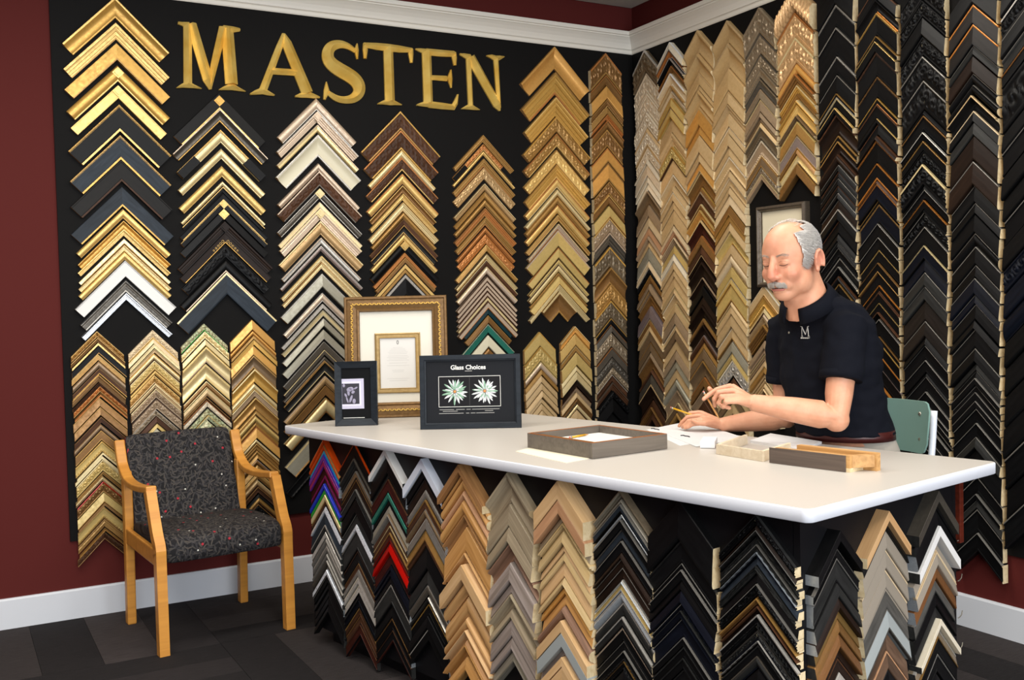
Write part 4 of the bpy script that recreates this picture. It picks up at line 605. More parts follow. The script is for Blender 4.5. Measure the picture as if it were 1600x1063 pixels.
def cushion(name, nx, ny, fn, parent, uvs):
    vs = []; fs = []; uv = []
    for j in range(ny+1):
        for i in range(nx+1):
            p, q = fn(i/nx, j/ny); vs.append(p)
    top_n = len(vs)
    fs = [(j*(nx+1)+i, j*(nx+1)+i+1, (j+1)*(nx+1)+i+1, (j+1)*(nx+1)+i) for j in range(ny) for i in range(nx)]
    o = mesh_obj(name, vs, fs, [FAB], None, parent, True)
    ul = o.data.uv_layers.new(name='UVMap')
    for poly in o.data.polygons:
        for li in poly.loop_indices:
            vi = o.data.loops[li].vertex_index; ul.data[li].uv = uvs(vi % (nx+1)/nx, vi//(nx+1)/ny)
    return o
def closed_shape(prof, xs, crown):
    """wrap of a closed side profile [(y,z)] swept across x stations, softened at the ends"""
    return None
def pad(name, prof, hw, end_r, parent, scale_u, flip=False):
    """upholstered pad: closed side profile (y,z) swept across x with rounded ends; UVs run round the girth"""
    n = len(prof); cy = sum(p[0] for p in prof)/n; cz = sum(p[1] for p in prof)/n; xs = []
    for k in range(5): a = k/4*pi/2; xs.append((-hw+end_r*(1-sin(a)), 1-.055*(1-sin(a))**1.5*2))
    xs = [(-hw, .80), (-hw+.004, .90), (-hw+.014, .965), (-hw+.035, 1), (-hw*.5, 1.012), (0, 1.016), (hw*.5, 1.012), (hw-.035, 1), (hw-.014, .965), (hw-.004, .90), (hw, .80)]
    g = [0]
    for i in range(n): g.append(g[-1]+math.dist(prof[i], prof[(i+1) % n]))
    vs = []
    for x, s in xs:
        d = (1-s)*.06
        for y, z in prof:
            l = sqrt((y-cy)**2+(z-cz)**2); k = 1-min(.6, d/l*2.0) if s < 1 else 1+(s-1)
            vs.append((x, cy+(y-cy)*k, cz+(z-cz)*k))
    fs = [(j*n+i, (j+1)*n+i, (j+1)*n+(i+1) % n, j*n+(i+1) % n) for j in range(len(xs)-1) for i in range(n)]
    fs += [tuple(range(n)), tuple((len(xs)-1)*n+i for i in reversed(range(n)))]
    o = mesh_obj(name, vs, fs, [FAB], None, parent, True); ul = o.data.uv_layers.new(name='UVMap')
    for poly in o.data.polygons:
        idx = [o.data.loops[li].vertex_index for li in poly.loop_indices]; wrap = any(i % n == n-1 for i in idx) and any(i % n == 0 for i in idx) and len(idx) == 4
        for li in poly.loop_indices:
            vi = o.data.loops[li].vertex_index; a = vi % n; gg = g[n] if (wrap and a == 0) else g[a]; ul.data[li].uv = (xs[vi//n][0], gg)
    bm = bmesh.new(); bm.from_mesh(o.data); bmesh.ops.recalc_face_normals(bm, faces=bm.faces); bm.to_mesh(o.data); bm.free()
    return o
seatp = bez([(-.30,.402),(-.312,.43),(-.310,.478),(-.29,.505),(-.22,.522),(-.05,.528),(.14,.512),(.245,.492),(.255,.45),(.24,.425),(0,.405)], 3)
pad('seat', seatp, .266, .03, chair, 1)
backp = bez([(.205,.47),(.228,.52),(.252,.62),(.285,.72),(.325,.82),(.352,.895),(.372,.905),(.388,.89),(.37,.82),(.335,.72),(.298,.60),(.272,.47),(.24,.455)], 3)
pad('backrest', backp, .258, .03, chair, 1)

# ------------------------------------------------------------------ picture frames on the counter and the wall
def rails(root, W_, H_, rw, prof, mats, names='frame_rail'):
    """four mitred rails; prof [(u inward 0..1, depth)], local x right, y up, z towards the viewer"""
    P = [(-W_/2, 0), (W_/2, 0), (W_/2, H_), (-W_/2, H_)]; cx, cy = 0, H_/2
    ins = [(1, 1), (-1, 1), (-1, -1), (1, -1)]
    for i in range(4):
        a, b = P[i], P[(i+1) % 4]; ia, ib = ins[i], ins[(i+1) % 4]
        ra = [Vector((a[0]+ia[0]*u*rw, a[1]+ia[1]*u*rw, t)) for u, t in prof]; rb = [Vector((b[0]+ib[0]*u*rw, b[1]+ib[1]*u*rw, t)) for u, t in prof]
        bb = B().loft([ra, rb], sm=False); o = bb.build(names, mats, root)
        bm = bmesh.new(); bm.from_mesh(o.data); bmesh.ops.recalc_face_normals(bm, faces=bm.faces); bm.to_mesh(o.data); bm.free()
def sheet(name, x0, x1, y0, y1, z0, z1, mt, parent): return box_obj(name, x0, x1, y0, y1, z0, z1, mt, parent)
def text(name, body, x, y, z, size, mt, parent, align='CENTER', bold=0.0):
    cu = bpy.data.curves.new(name, 'FONT'); cu.body = body; cu.size = size; cu.align_x = align; cu.extrude = .0002; cu.offset = bold; cu.materials.append(mt)
    t = bpy.data.objects.new('t', cu); COL.objects.link(t); dg = bpy.context.evaluated_depsgraph_get(); dg.update(); me = bpy.data.meshes.new_from_object(t.evaluated_get(dg)); bpy.data.objects.remove(t)
    o = bpy.data.objects.new(name, me); COL.objects.link(o); o.parent = parent; o.location = (x, y, z); return o
def stand(P, xdir, lean):
    """matrix of a frame standing at P on the worktop, xdir along its foot, leaning back by lean degrees"""
    x = Vector((xdir[0], xdir[1], 0)).normalized(); n = x.cross(ZU); l = math.radians(lean)
    return frame(x, ZU*cos(l)-n*sin(l), n*cos(l)+ZU*sin(l), Vector((P[0], P[1], TOPZ)))
PAPER = plain('white_paper', '#D2D0CC', .7, 0, .04, 80); MATW = plain('ivory_mat_board', '#D6D2C6', .75, 0, .04, 120); INK = plain('gray_print', '#BDBBB8', .8); INKD = plain('dark_print', '#4A4A4A', .8)
BLKM = plain('black_mat_board', '#1F2125', .8, 0, .05, 150, .12); CHF = lac('charcoal_frame_lacquer', '#22272D', .4, .05); WHT = plain('white_print', '#E6E6E2', .7)
# large gilt frame with certificate
a, b_ = Vector((-2.3468,-0.8930,0.0000)), Vector((-1.9111,-1.1012,0.0000)); Wf = .485; Hf = .575; mid = (a+b_)/2
fr = empty('picture_frame', label='large ornate gilt frame with an ivory mat and small printed certificate, on the worktop', cat='picture frame', mat4=stand(mid, b_-a, 7))
GF = leaf('antique_gilt_compo', '#76562C', '#3E2B15', .35, .45); GF2 = leaf('worn_gilt_highlight', '#C49C48', '#7E5C2A', .5, .36)
rails(fr, Wf, Hf, .072, [(0,-.02),(0,.010),(.04,.014),(.16,.014),(.20,.006),(.55,.010),(.80,.004),(.86,.010),(.97,.008),(1,.0),(1,-.02)], GF)
for i in range(4):   # carved leaf band along each rail
    b = B(); L = (Wf if i % 2 == 0 else Hf)-.075; nl = int(L/.0105)
    for k in range(nl):
        q = -L/2+(k+.5)*L/nl; cx = q; tw = (.0045 if k % 2 else -.0045)
        px, py = [(q, .036), (Wf/2-.036, Hf/2+q), (q, Hf-.036), (-Wf/2+.036, Hf/2+q)][i]
        ax = (Vector((.75, .66 if k % 2 else -.66, 0)), Vector((-.66 if k % 2 else .66, .75, 0)), Vector((0,0,1)))
        b.ball((px, py, .009), (.0095, .0042, .006), ax, 6, 4)
    b.build('carved_leaf_band', GF2, fr)['kind'] = 'stuff'
sheet('backing_board', -Wf/2+.06, Wf/2-.06, .06, Hf-.06, -.018, -.008, plain('brown_backing', '#6B5236', .8), fr)
ox, oy = .006, .115
iw_, ih_ = .215, .285
def mat_window(parent, X0, X1, Y0, Y1, x0, x1, y0, y1, z0, z1, mt, name='mat_board'):
    b = B(); b.box(X0, X1, Y0, y0, z0, z1); b.box(X0, X1, y1, Y1, z0, z1); b.box(X0, x0, y0, y1, z0, z1); b.box(x1, X1, y0, y1, z0, z1); return b.build(name, mt, parent)
mat_window(fr, -Wf/2+.066, Wf/2-.066, .066, Hf-.066, ox-iw_/2+.01, ox+iw_/2-.01, oy+.01, oy+ih_-.01, -.0078, -.005, MATW)
fil_ = empty('fillet', parent_loc := (0, 0, 0)); fil_.parent = fr; fil_.location = (ox, oy, -.005)
rails(fil_, iw_, ih_, .024, [(0,0),(0,.006),(.2,.008),(.35,.005),(.8,.004),(.9,.006),(1,.005),(1,0)], leaf('bronze_fillet', '#A68A57', '#7C6238', .4, .45), 'fillet_rail')
cert = sheet('certificate', ox-iw_/2+.02, ox+iw_/2-.02, oy+.02, oy+ih_-.02, -.0076, -.0066, PAPER, fr)
b = B()
for k, (yy, ww) in enumerate(((.85,.0),(.80,.28),(.77,.4),(.74,.46),(.71,.55),(.68,.5),(.64,.55),(.61,.62),(.58,.5),(.55,.62),(.50,.5),(.45,.62),(.36,.34),(.33,.3),(.20,.62),(.16,.5))):
    if ww: b.box(ox-ww*.085, ox+ww*.085, oy+.02+yy*(ih_-.04)-.0008, oy+.02+yy*(ih_-.04)+.0008, -.0066, -.0063)
b.build('printed_lines', INK, cert); b = B(); b.tube([(ox+.004*cos(k*.7), oy+.02+.9*(ih_-.04)+.009*sin(k*.7), -.0063) for k in range(10)], .0012, 4); b.build('printed_crest', INKD, cert)
EASEL = plain('black_easel_back', '#1A1A1A', .6)
def easel(root, h, d):
    b = B(); b.add([(-.03, h*.75, -.021),(.03, h*.75, -.021),(.045, .004, -d),(-.045, .004, -d),(-.03, h*.75, -.024),(.03, h*.75, -.024),(.045, .004, -d-.003),(-.045, .004, -d-.003)], [(0,1,2,3),(7,6,5,4),(0,4,5,1),(1,5,6,2),(2,6,7,3),(3,7,4,0)]); b.build('easel_strut', EASEL, root)
easel(fr, Hf, .17)
# small black frame with a monochrome photograph
a, b_ = Vector((-2.4887,-1.1452,0.0000)), Vector((-2.3212,-1.2278,0.0000)); Ws = (b_-a).length; Hs = .285
sf = empty('picture_frame', label='small black frame with a monochrome photograph in a pale mat, at the narrow counter end', cat='picture frame', mat4=stand((a+b_)/2, b_-a, 5))
rails(sf, Ws, Hs, .030, [(0,-.03),(0,.006),(.04,.008),(.9,-.004),(1,-.006),(1,-.03)], CHF)
sheet('backing_board', -Ws/2+.02, Ws/2-.02, .02, Hs-.02, -.028, -.014, EASEL, sf)
sheet('mat_board', -Ws/2+.026, Ws/2-.026, .026, Hs-.026, -.0139, -.0115, plain('black_photo_mat', '#101113', .8, spec=.12), sf)
LAV = plain('lavender_gray_mat', '#B9B6CC', .6); phx = -.018
sheet('pale_mat', phx-.052, phx+.052, .075, .208, -.0114, -.0095, LAV, sf); sheet('pale_mat_inner', phx-.044, phx+.040, .087, .196, -.0094, -.0088, plain('pale_lavender', '#CFCDE0', .6), sf)
ph = sheet('photograph', phx-.044, phx+.032, .096, .187, -.0087, -.008, plain('dark_monochrome_print', '#1E1B28', .5), sf)
b = B()
for cx, cy, rx_, ry_, an in ((-.012,.160,.014,.011,.4),(-.003,.163,.012,.009,-.3),(-.016,.145,.006,.014,.1),(.004,.148,.009,.007,.6),(-.006,.118,.006,.019,-.35),(-.022,.115,.004,.016,.3),(.008,.108,.008,.012,-.1),(-.036,.178,.006,.008,0),(.016,.166,.010,.004,.5),(-.028,.135,.005,.010,.5)):
    ax = (Vector((cos(an), sin(an), 0)), Vector((-sin(an), cos(an), 0)), Vector((0,0,1))); b.ball((phx+cx, cy, -.008), (rx_, ry_, .0006), ax, 12, 4)
b.build('printed_shapes', plain('mid_gray_print', '#8E8AA0', .6), ph)
b = B(); b.box(-.058, .035, .034, .0362, -.0114, -.0111); b.build('printed_caption', WHT, sf); easel(sf, Hs, .10)
# black sign frame
a, b_ = Vector((-2.2397,-1.5052,0.0000)), Vector((-1.8761,-1.7294,0.0000)); Wg = (b_-a).length; Hg = .312
gf = empty('sign_frame', label='black framed sign with two glass flowers and white lettering standing on the worktop', cat='sign', mat4=stand((a+b_)/2, b_-a, 6))
rails(gf, Wg, Hg, .026, [(0,-.022),(0,.006),(.05,.008),(.75,.008),(.80,.003),(1,.001),(1,-.022)], CHF)
sheet('backing_board', -Wg/2+.02, Wg/2-.02, .02, Hg-.02, -.020, -.008, EASEL, gf); easel(gf, Hg, .11)
sheet('mat_board', -Wg/2+.024, Wg/2-.024, .024, Hg-.024, -.0079, -.0045, BLKM, gf)
text('lettering', 'Glass Choices', -.008, .2505, -.0044, .0262, WHT, gf, bold=.0006)
b = B(); b.box(-.022, .008, .2425, .2445, -.0044, -.0042); b.build('small_lettering', INK, gf)
px0, px1, py0, py1 = -.135, .128, .092, .222
b = B(); tk = .0018
b.box(px0, px1, py0, py0+tk, -.0044, -.0040); b.box(px0, px1, py1-tk, py1, -.0044, -.0040); b.box(px0, px0+tk, py0, py1, -.0044, -.0040); b.box(px1-tk, px1, py0, py1, -.0044, -.0040); b.build('white_border', WHT, gf)
pic = sheet('flower_picture', px0+tk, px1-tk, py0+tk, py1-tk, -.0044, -.0041, plain('dark_slate_print', '#1C1C1F', .7, spec=.12), gf)
box_obj('picture_divider', -.004, -.003, py0+tk, py1-tk, -.0041, -.0040, INKD, pic)
PET = plain('frosted_glass_petal', '#C9CDCF', .3, 0, .3, 300); PG = plain('green_glass_petal', '#7FA58C', .3, 0, .3, 300); PO = plain('orange_glass_heart', '#D88A4A', .35)
for fx in (-.066, .061):
    fcy = (py0+py1)/2; rnd = random.Random(int(fx*1000))
    fo = empty('flower', parent_loc); fo.parent = pic; fo.location = (fx, fcy, -.0040)
    for ring, (n_, rl, wd_, mt_, z_) in enumerate(((15, .057, .0105, PET, .0), (14, .047, .0095, PET, .0005), (12, .036, .008, PG, .001), (9, .022, .006, PET, .0015))):
        for k in range(n_):
            an = 2*pi*(k+.5*ring)/n_+rnd.uniform(-.08, .08); L_ = rl*rnd.uniform(.9, 1.06); c_, s_ = cos(an), sin(an)
            pts = [(0.006, 0), (L_*.55, wd_*.42), (L_*.85, wd_*.3), (L_, 0), (L_*.85, -wd_*.3), (L_*.55, -wd_*.42)]
            vs = [(x*c_-y*s_, x*s_+y*c_, z_) for x, y in pts]+[(L_*.6*c_, L_*.6*s_, z_+.0012)]
            mesh_obj('petal', vs, [(i, (i+1) % 6, 6) for i in range(6)], [mt_ if rnd.random() < .8 else (PG if mt_ is PET else PET)], None, fo)
    B().ball((0, 0, .002), (.0062, .0062, .0016), None, 10, 5).build('flower_heart', PO, fo)
b = B()
for yy, segs in ((.0815, ((-.132,-.07),(-.062,-.025),(-.018,.0),(.006,.122))), (.0745, ((-.118,-.055),(.06,.095))), (.0655, ((-.134,-.03),(-.02,-.006),(.0,.02),(.024,.10)))):
    for x0, x1 in segs: b.box(x0, x1, yy-.0010, yy+.0010, -.0044, -.0042)
b.build('small_print', plain('small_white_print', '#A9A9A6', .7), gf)
# framed picture hung on the side wall behind the man
hm = frame(Vector((0,-1,0)), ZU, Vector((-1,0,0)), Vector((-.014, -1.364, 1.562)))
hf = empty('hanging_picture', label='pewter frame with a blank cream mat hanging on the side wall behind the man', cat='picture frame', mat4=hm)
PEW = leaf('dark_pewter_frame', '#5E5347', '#3A332B', .4, .4)
HWd, HHt = .365, .44
rails(hf, HWd, HHt, .028, [(0,.0),(0,.030),(.05,.036),(.5,.044),(.62,.040),(.9,.030),(1,.026),(1,0)], PEW)
b = B()
for i in range(4):
    L = (HWd if i % 2 == 0 else HHt)-.05; nl = int(L/.010)
    for k in range(nl):
        q = -L/2+(k+.5)*L/nl; px, py = [(q, .0235), (HWd/2-.0235, HHt/2+q), (q, HHt-.0235), (-HWd/2+.0235, HHt/2+q)][i]; b.ball((px, py, .033), (.003, .003, .003), None, 6, 4)
b.build('bead_row', leaf('pewter_beads', '#8B7C66', '#5D5243', .5, .35), hf)['kind'] = 'stuff'
sheet('mat_board', -HWd/2+.02, HWd/2-.02, .02, HHt-.02, .008, .014, plain('cream_mat', '#E3D8BC', .75), hf)

# ------------------------------------------------------------------ things lying on the worktop
ZT_ = Vector((0, 0, TOPZ))
def quad_sheet(name, pts, z0, th, mt, label=None, cat=None, parent=None, group=None):
    c = Vector((sum(p[0] for p in pts)/4, sum(p[1] for p in pts)/4, z0)); vs = [(p[0]-c.x, p[1]-c.y, z) for z in (0, th) for p in pts]
    o = mesh_obj(name, vs, [(3,2,1,0),(4,5,6,7),(0,1,5,4),(1,2,6,5),(2,3,7,6),(3,0,4,7)], [mt], None, parent); o.location = c
    bm = bmesh.new(); bm.from_mesh(o.data); bmesh.ops.recalc_face_normals(bm, faces=bm.faces); bm.to_mesh(o.data); bm.free()
    if label: tag(o, label, cat, group)
    return o
CREAM = plain('cream_card', '#E6DEC6', .7, 0, .03, 90); WP = plain('bright_white_paper', '#D8D8D9', .65, 0, .03, 90)
quad_sheet('mat_card', [(-2.2383,-2.3236,0.0000), (-2.0594,-2.2180,0.0000), (-2.1101,-2.6134,0.0000), (-2.2374,-2.6517,0.0000)], TOPZ, .0012, CREAM, 'cream card lying partly under the gray tray frame', 'card')
# gray deep frame lying flat, a smaller moulding and a pencil inside
n_ = Vector((-2.1239,-2.6380,0.0000)); l_ = Vector((-2.1034,-2.2687,0.0000)); r_ = Vector((-1.7887,-2.6055,0.0000)); ex = (r_-n_); ey = (l_-n_); ey = ey-ex*(ey.dot(ex)/ex.dot(ex))
La, Lb = ex.length, (l_-n_).length*1.0; ex.normalize(); ey.normalize(); TH_ = .0012
tf = empty('tray_frame', label='deep gray box frame lying on the worktop with paper and a pencil inside', cat='frame', mat4=frame(ex, ey, ZU, n_+Vector((0,0,TOPZ+.0013))))
GRM = wood('gray_brown_stain', '#6A6259', '#5A534B', .42); COPR = leaf('copper_rim', '#A4622F', '#6F4020', .4, .4)
hgt = .052
for nm, (x0, x1, y0, y1) in (('frame_rail', (0, La, 0, .012)), ('frame_rail', (0, La, Lb-.012, Lb)), ('frame_rail', (0, .012, .0125, Lb-.0125)), ('frame_rail', (La-.012, La, .0125, Lb-.0125))):
    o = box_obj(nm, x0, x1, y0, y1, 0, hgt, GRM, tf, .001); box_obj('copper_rim', x0+.001, x1-.001, y0+.001, y1-.001, hgt, hgt+.0012, COPR, o)
RB_ = leaf('brown_gilt_slip', '#8A5A2C', '#54321A', .4, .4)
for k, (x0, x1, y0, y1) in enumerate(((.0125, .062, .0125, Lb-.0125), (.0625, La-.0125, .0125, .040))):
    b = B()
    if k == 0:
        for i, (q0, q1, z) in enumerate(((x0, x0+.016, .046), (x0+.016, x0+.030, .038), (x0+.030, x1, .044))): b.box(q0, q1, y0, y1, .0, z)
    else:
        for i, (q0, q1, z) in enumerate(((y0, y0+.012, .048), (y0+.012, y0+.0275, .036))): b.box(x0, x1, q0, q1, .0, z)
    b.build('inner_slip', RB_, tf)
box_obj('base_board', .0625, La-.0125, .0405, Lb-.0125, 0, .026, plain('white_card_base', '#DAD7D0', .7), tf)
# sheets, pads and unfinished pale frame
sh = [((-1.5238,-2.1272,0.0000), (-1.1691,-1.9945,0.0000), (-1.4073,-2.5275,0.0000), (-1.7066,-2.5697,0.0000)), ((-1.5300,-2.2277,0.0000), (-1.2412,-2.1445,0.0000), (-1.4025,-2.5779,0.0000), (-1.6817,-2.6312,0.0000))]
for k, q in enumerate(sh):
    quad_sheet('paper_sheet', [p for p in q], TOPZ+.0001+k*.0009, .0008, WP, ['large sheet of white drawing paper under the writing hand', 'second white sheet lying on top of the drawing paper'][k], 'paper', None, 'papers on the worktop')
quad_sheet('paper_pad', [(-1.4614,-2.6633,0.0000), (-1.2730,-2.5679,0.0000), (-1.2929,-2.8438,0.0000), (-1.4792,-2.9319,0.0000)], TOPZ, .009, WP, 'thick white paper pad in front of the seated man', 'paper')
PALEW = wood('bare_basswood', '#DCCDB4', '#CDBB9E', .6)
A_, B_, C_, D_ = (Vector((-1.7365,-2.8010,0.0000)), Vector((-1.7292,-3.0163,0.0000)), Vector((-1.5259,-2.9320,0.0000)), Vector((-1.4977,-2.6766,0.0000)))
pf = empty('unfinished_frame', label='shallow frame of bare pale wood strips lying between the papers and brown moulding', cat='frame', mat4=Matrix.Translation((A_.x, A_.y, TOPZ)))
def strip_bar(nm, p, q, th, hh, mt, parent, ox=0):
    d = (q-p).normalized(); n = Vector((-d.y, d.x, 0)); b = B(); o = Vector((A_.x, A_.y, 0)) if parent is pf else Vector()
    vs = [p-o, q-o, q-o+n*th, p-o+n*th]; vs = [(v.x, v.y, z) for z in (0, hh) for v in vs]
    b.add(vs, [(3,2,1,0),(4,5,6,7),(0,1,5,4),(1,2,6,5),(2,3,7,6),(3,0,4,7)]); return b.build(nm, mt, parent, .0008)
strip_bar('frame_rail', A_, B_, .010, .034, PALEW, pf); strip_bar('frame_rail', B_+(C_-B_).normalized()*.011, C_, .010, .034, PALEW, pf)
strip_bar('frame_rail', D_+(A_-D_).normalized()*.0, A_+(D_-A_).normalized()*.011, -.010, .034, PALEW, pf) if False else strip_bar('frame_rail', A_+(D_-A_).normalized()*.0115, D_, -.010, .034, PALEW, pf)
quad_sheet('label_card', [(-1.6915,-2.6639,0.0000), (-1.6573,-2.7015,0.0000), (-1.5615,-2.6030,0.0000), (-1.5948,-2.5650,0.0000)], TOPZ+.002, .022, plain('white_block', '#EDEEF2', .5), 'small white block of labels beside the pale wood strips', 'label block')
# brown floater moulding offcut
P0, P1 = Vector((-1.7303,-3.0318,0.0000)), Vector((-1.6791,-3.3087,0.0000)); dx = (P1-P0); Lm = dx.length; dx.normalize(); dy = ZU.cross(dx)
P0 = P0+dx*.012; Lm -= .012
fm = empty('moulding_offcut', label='short offcut of brown floater moulding with raw wood ends, lying near the counter edge', cat='moulding', mat4=frame(dx, dy, ZU, Vector((P0.x, P0.y, TOPZ))))
BRN = wood('walnut_stain', '#5E5148', '#4A3F38', .4); RAWO = wood('raw_oak', '#C99B62', '#A97D48', .6)
fh_ = .049
box_obj('face', 0, Lm, 0, .004, .0005, fh_, BRN, fm, .0008); box_obj('channel_floor', .001, Lm+.012, .0045, .075, 0, .012, RAW, fm)
box_obj('front_lip', .02, Lm+.012, .0045, .017, .012, fh_+.001, RAWO, fm); box_obj('back_wall', .05, Lm+.055, .0755, .098, 0, fh_+.004, RAWO, fm)
b = B(); b.add([(Lm-.012,.018,.0125),(Lm+.012,.018,.0125),(Lm+.05,.075,.0125),(Lm+.024,.075,.0125),(Lm-.012,.018,fh_),(Lm+.012,.018,fh_),(Lm+.05,.075,fh_),(Lm+.024,.075,fh_)], [(3,2,1,0),(4,5,6,7),(0,1,5,4),(1,2,6,5),(2,3,7,6),(3,0,4,7)]); b.build('end_block', RAWO, fm)
# pencils and hooks
YEL = plain('yellow_pencil_paint', '#D9A21E', .35); GRA = plain('graphite', '#2B2B2B', .5); PINK = plain('pink_eraser', '#C77A6E', .7); FER = plain('pencil_ferrule', '#B9B4A6', .3, .8); BWD = plain('cedar_wood', '#C08A4E', .6)
def pencil(p, q, label, paint=YEL, r=.0037, kind='pencil'):
    p, q = Vector(p), Vector(q); z = (q-p); L = z.length; rt = z.to_track_quat('Z', 'Y').to_matrix().to_4x4(); rt.translation = p
    o = empty(kind, label=label, cat='pencil', mat4=rt)
    B().tube([(0,0,.012),(0,0,L-.022)], r, 6).build('shaft', paint, o); B().tube([(0,0,L-.022),(0,0,L-.004)], [r, .0011], 6).build('cone', BWD, o); B().tube([(0,0,L-.004),(0,0,L)], [.0011,.0003], 6).build('point', GRA, o)
    B().tube([(0,0,.004),(0,0,.012)], r*1.05, 8).build('ferrule', FER, o); B().tube([(0,0,0),(0,0,.004)], r*.98, 8).build('eraser', PINK, o)
pencil((-1.4339,-2.1722,1.0702), (-1.3639,-2.3161,1.0243), 'yellow pencil held in the resting far hand')
pencil((-1.6569,-2.6450,1.1785), (-1.6470,-2.7172,1.0846), 'plain cedar pencil held in the raised near hand', BWD, .0036)
q0 = Vector((-1.7156,-2.0713,0.0000)); pencil((tf.matrix_world @ Vector((La*.40, Lb*.80, .0305))), (tf.matrix_world @ Vector((La*.72, Lb*.86, .0305))), 'yellow pencil lying inside the gray tray frame')
STEEL = plain('dark_steel_wire', '#35333A', .35, .8)
for (x, y), lb in (((-1.4965,-2.1504), 'thin dark wire hook on the papers nearest the tray frame'), ((-1.5394,-2.3940), 'thick dark wire hook on the papers below the writing hand')):
    c = Vector((x, y, 0)); o = B().tube([(-.004,-.030,.0022),(.002,-.014,.0022),(-.002,.002,.0022),(.005,.014,.0022),(.001,.022,.0022),(-.006,.020,.0022)], .0018, 6).build('wire_hook', STEEL); o.location = (c.x, c.y, TOPZ+.0018); tag(o, lb, 'hook', 'wire hooks on the papers')
# small things at the far edge of the counter end: cherry stick and wire clips
ce = C0+D1*OV+D2*.925
o = B().box(-.012,.012,-.010,.010,-.215,0).build('moulding_stick', lac('cherry_stain', '#5E2417', .4), None, .002); o.matrix_world = frame(D2, -D1, ZU, ce+D2*.002+ZU*(TOPZ-TH-.001)) ; tag(o, 'red-brown cherry stick hanging below the worktop at the counter end', 'moulding')
for k, z in enumerate((.74, .615, .50, .40)):
    o = B().tube([(-.012,0,0),(.006,-.004,-.002),(.022,-.006,.002),(.027,-.006,.014)], .0016, 6).build('wire_clip', FER); o.matrix_world = frame(D2, -D1, ZU, ce-D2*.008-D1*.006+ZU*z)
    tag(o, ['topmost','second','third','lowest'][k]+' bent wire clip on the corner post of the counter end', 'clip', 'wire clips on the counter post')

# ------------------------------------------------------------------ stool and the seated man
FB = Vector((-.992, -.076, 0)).normalized(); LV = ZU.cross(FB)
TEAL = plain('sage_teal_laminate', '#7FA096', .38); WTUBE = plain('white_enamel_tube', '#DDE2EC', .3)
sc_ = Vector((-1.0888,-2.7952,0.8932)); seat_z = .820
stool = empty('counter_stool', label='teal backed counter stool with white tube legs under the seated man', cat='stool', mat4=frame(LV, -FB, ZU, Vector((sc_.x, sc_.y, 0))))
# local x = sitter's left, y = backwards
b = B(); rings = []
for d, z in ((.012, seat_z-.016), (0, seat_z-.012), (0, seat_z-.004), (.010, seat_z)):
    rings.append([Vector((x*(1+.0*y), y, z)) for x, y in rrect(-.19+d, .19-d, -.18+d, .19-d, .06)])
b.loft(rings); b.build('seat', TEAL, stool)
rings = []
for d, off in ((.0, .0), (.003, .009)):
    pass
bx0, bz0 = .205, 1.0
def back_plate():
    rings = []; n = 28; rc = .035
    for i in range(n+1):
        x = -.205+.41*i/n; c = max(0, abs(x)-(.205-rc)); cut = rc-sqrt(max(rc*rc-c*c, 0)) if c else 0
        z0, z1 = cut+.0005, .192-cut-.0005; yy = -.045*(x/.205)**2; k0, k1 = 1-.10*(1-z0/.192), 1-.10*(1-z1/.192)
        rings.append([Vector((x*k0, BKY+yy, BKZ+z0)), Vector((x*k1, BKY+yy, BKZ+z1)), Vector((x*k1, BKY+yy+.010, BKZ+z1)), Vector((x*k0, BKY+yy+.010, BKZ+z0))])
    return B().loft(rings, sm=False)
BKY, BKZ = .215, 0.921
o = back_plate().build('back_plate', TEAL, stool); o.data.polygons.foreach_set('use_smooth', [True]*len(o.data.polygons)); o.data.set_sharp_from_angle(angle=.6)
for sx in (-1, 1):
    B().tube(bez([(sx*.15,.275,BKZ+.15),(sx*.15,.262,BKZ+.02),(sx*.155,.235,seat_z+.03),(sx*.155,.19,seat_z-.03),(sx*.155,.12,seat_z-.03)],4), .0125, 10).build('back_tube', WTUBE, stool)
    for dz in (.052, .145):
        yy = BKY-.045*(.15/.205)**2; B().ball((sx*.15, yy-.001, BKZ+dz), (.008,.004,.008), None, 10, 6).build('rivet', FER, stool)
    for sy in (-1, 1):
        B().tube([(sx*.15, sy*.14, seat_z-.018), (sx*.205, sy*.20, .012)], .0125, 10).build('leg', WTUBE, stool); B().tube([(sx*.205, sy*.20, 0), (sx*.205, sy*.20, .014)], .015, 10).build('foot', EASEL, stool)
b = B(); fz = .30; q = .205-.055*fz/(seat_z)*1.0; qy = .20-.06*fz/seat_z
b.tube([(-q, -qy, fz), (q, -qy, fz), (q, qy, fz), (-q, qy, fz), (-q, -qy, fz)], .009, 8); b.build('footrest', WTUBE, stool)

def remesh(b, name, vox, mt, parent, smooth=4, fac=.5, disp=None):
    me = bpy.data.meshes.new('t'); me.from_pydata(b.v, [], b.f); bm = bmesh.new(); bm.from_mesh(me); bmesh.ops.recalc_face_normals(bm, faces=bm.faces); bm.to_mesh(me); bm.free()
    t = bpy.data.objects.new('t', me); COL.objects.link(t); r = t.modifiers.new('r', 'REMESH'); r.mode = 'VOXEL'; r.voxel_size = vox
    s = t.modifiers.new('s', 'SMOOTH'); s.factor = fac; s.iterations = smooth
    dg = bpy.context.evaluated_depsgraph_get(); dg.update(); nm = bpy.data.meshes.new_from_object(t.evaluated_get(dg)); bpy.data.objects.remove(t)
    if disp:
        nrm = [v.normal.copy() for v in nm.vertices]
        for v, n in zip(nm.vertices, nrm): v.co = v.co+n*disp(v.co)
    nm.materials.clear(); nm.materials.append(mt); nm.polygons.foreach_set('use_smooth', [True]*len(nm.polygons)); nm.update(); nm.name = name
    o = bpy.data.objects.new(name, nm); COL.objects.link(o); o.parent = parent; return o
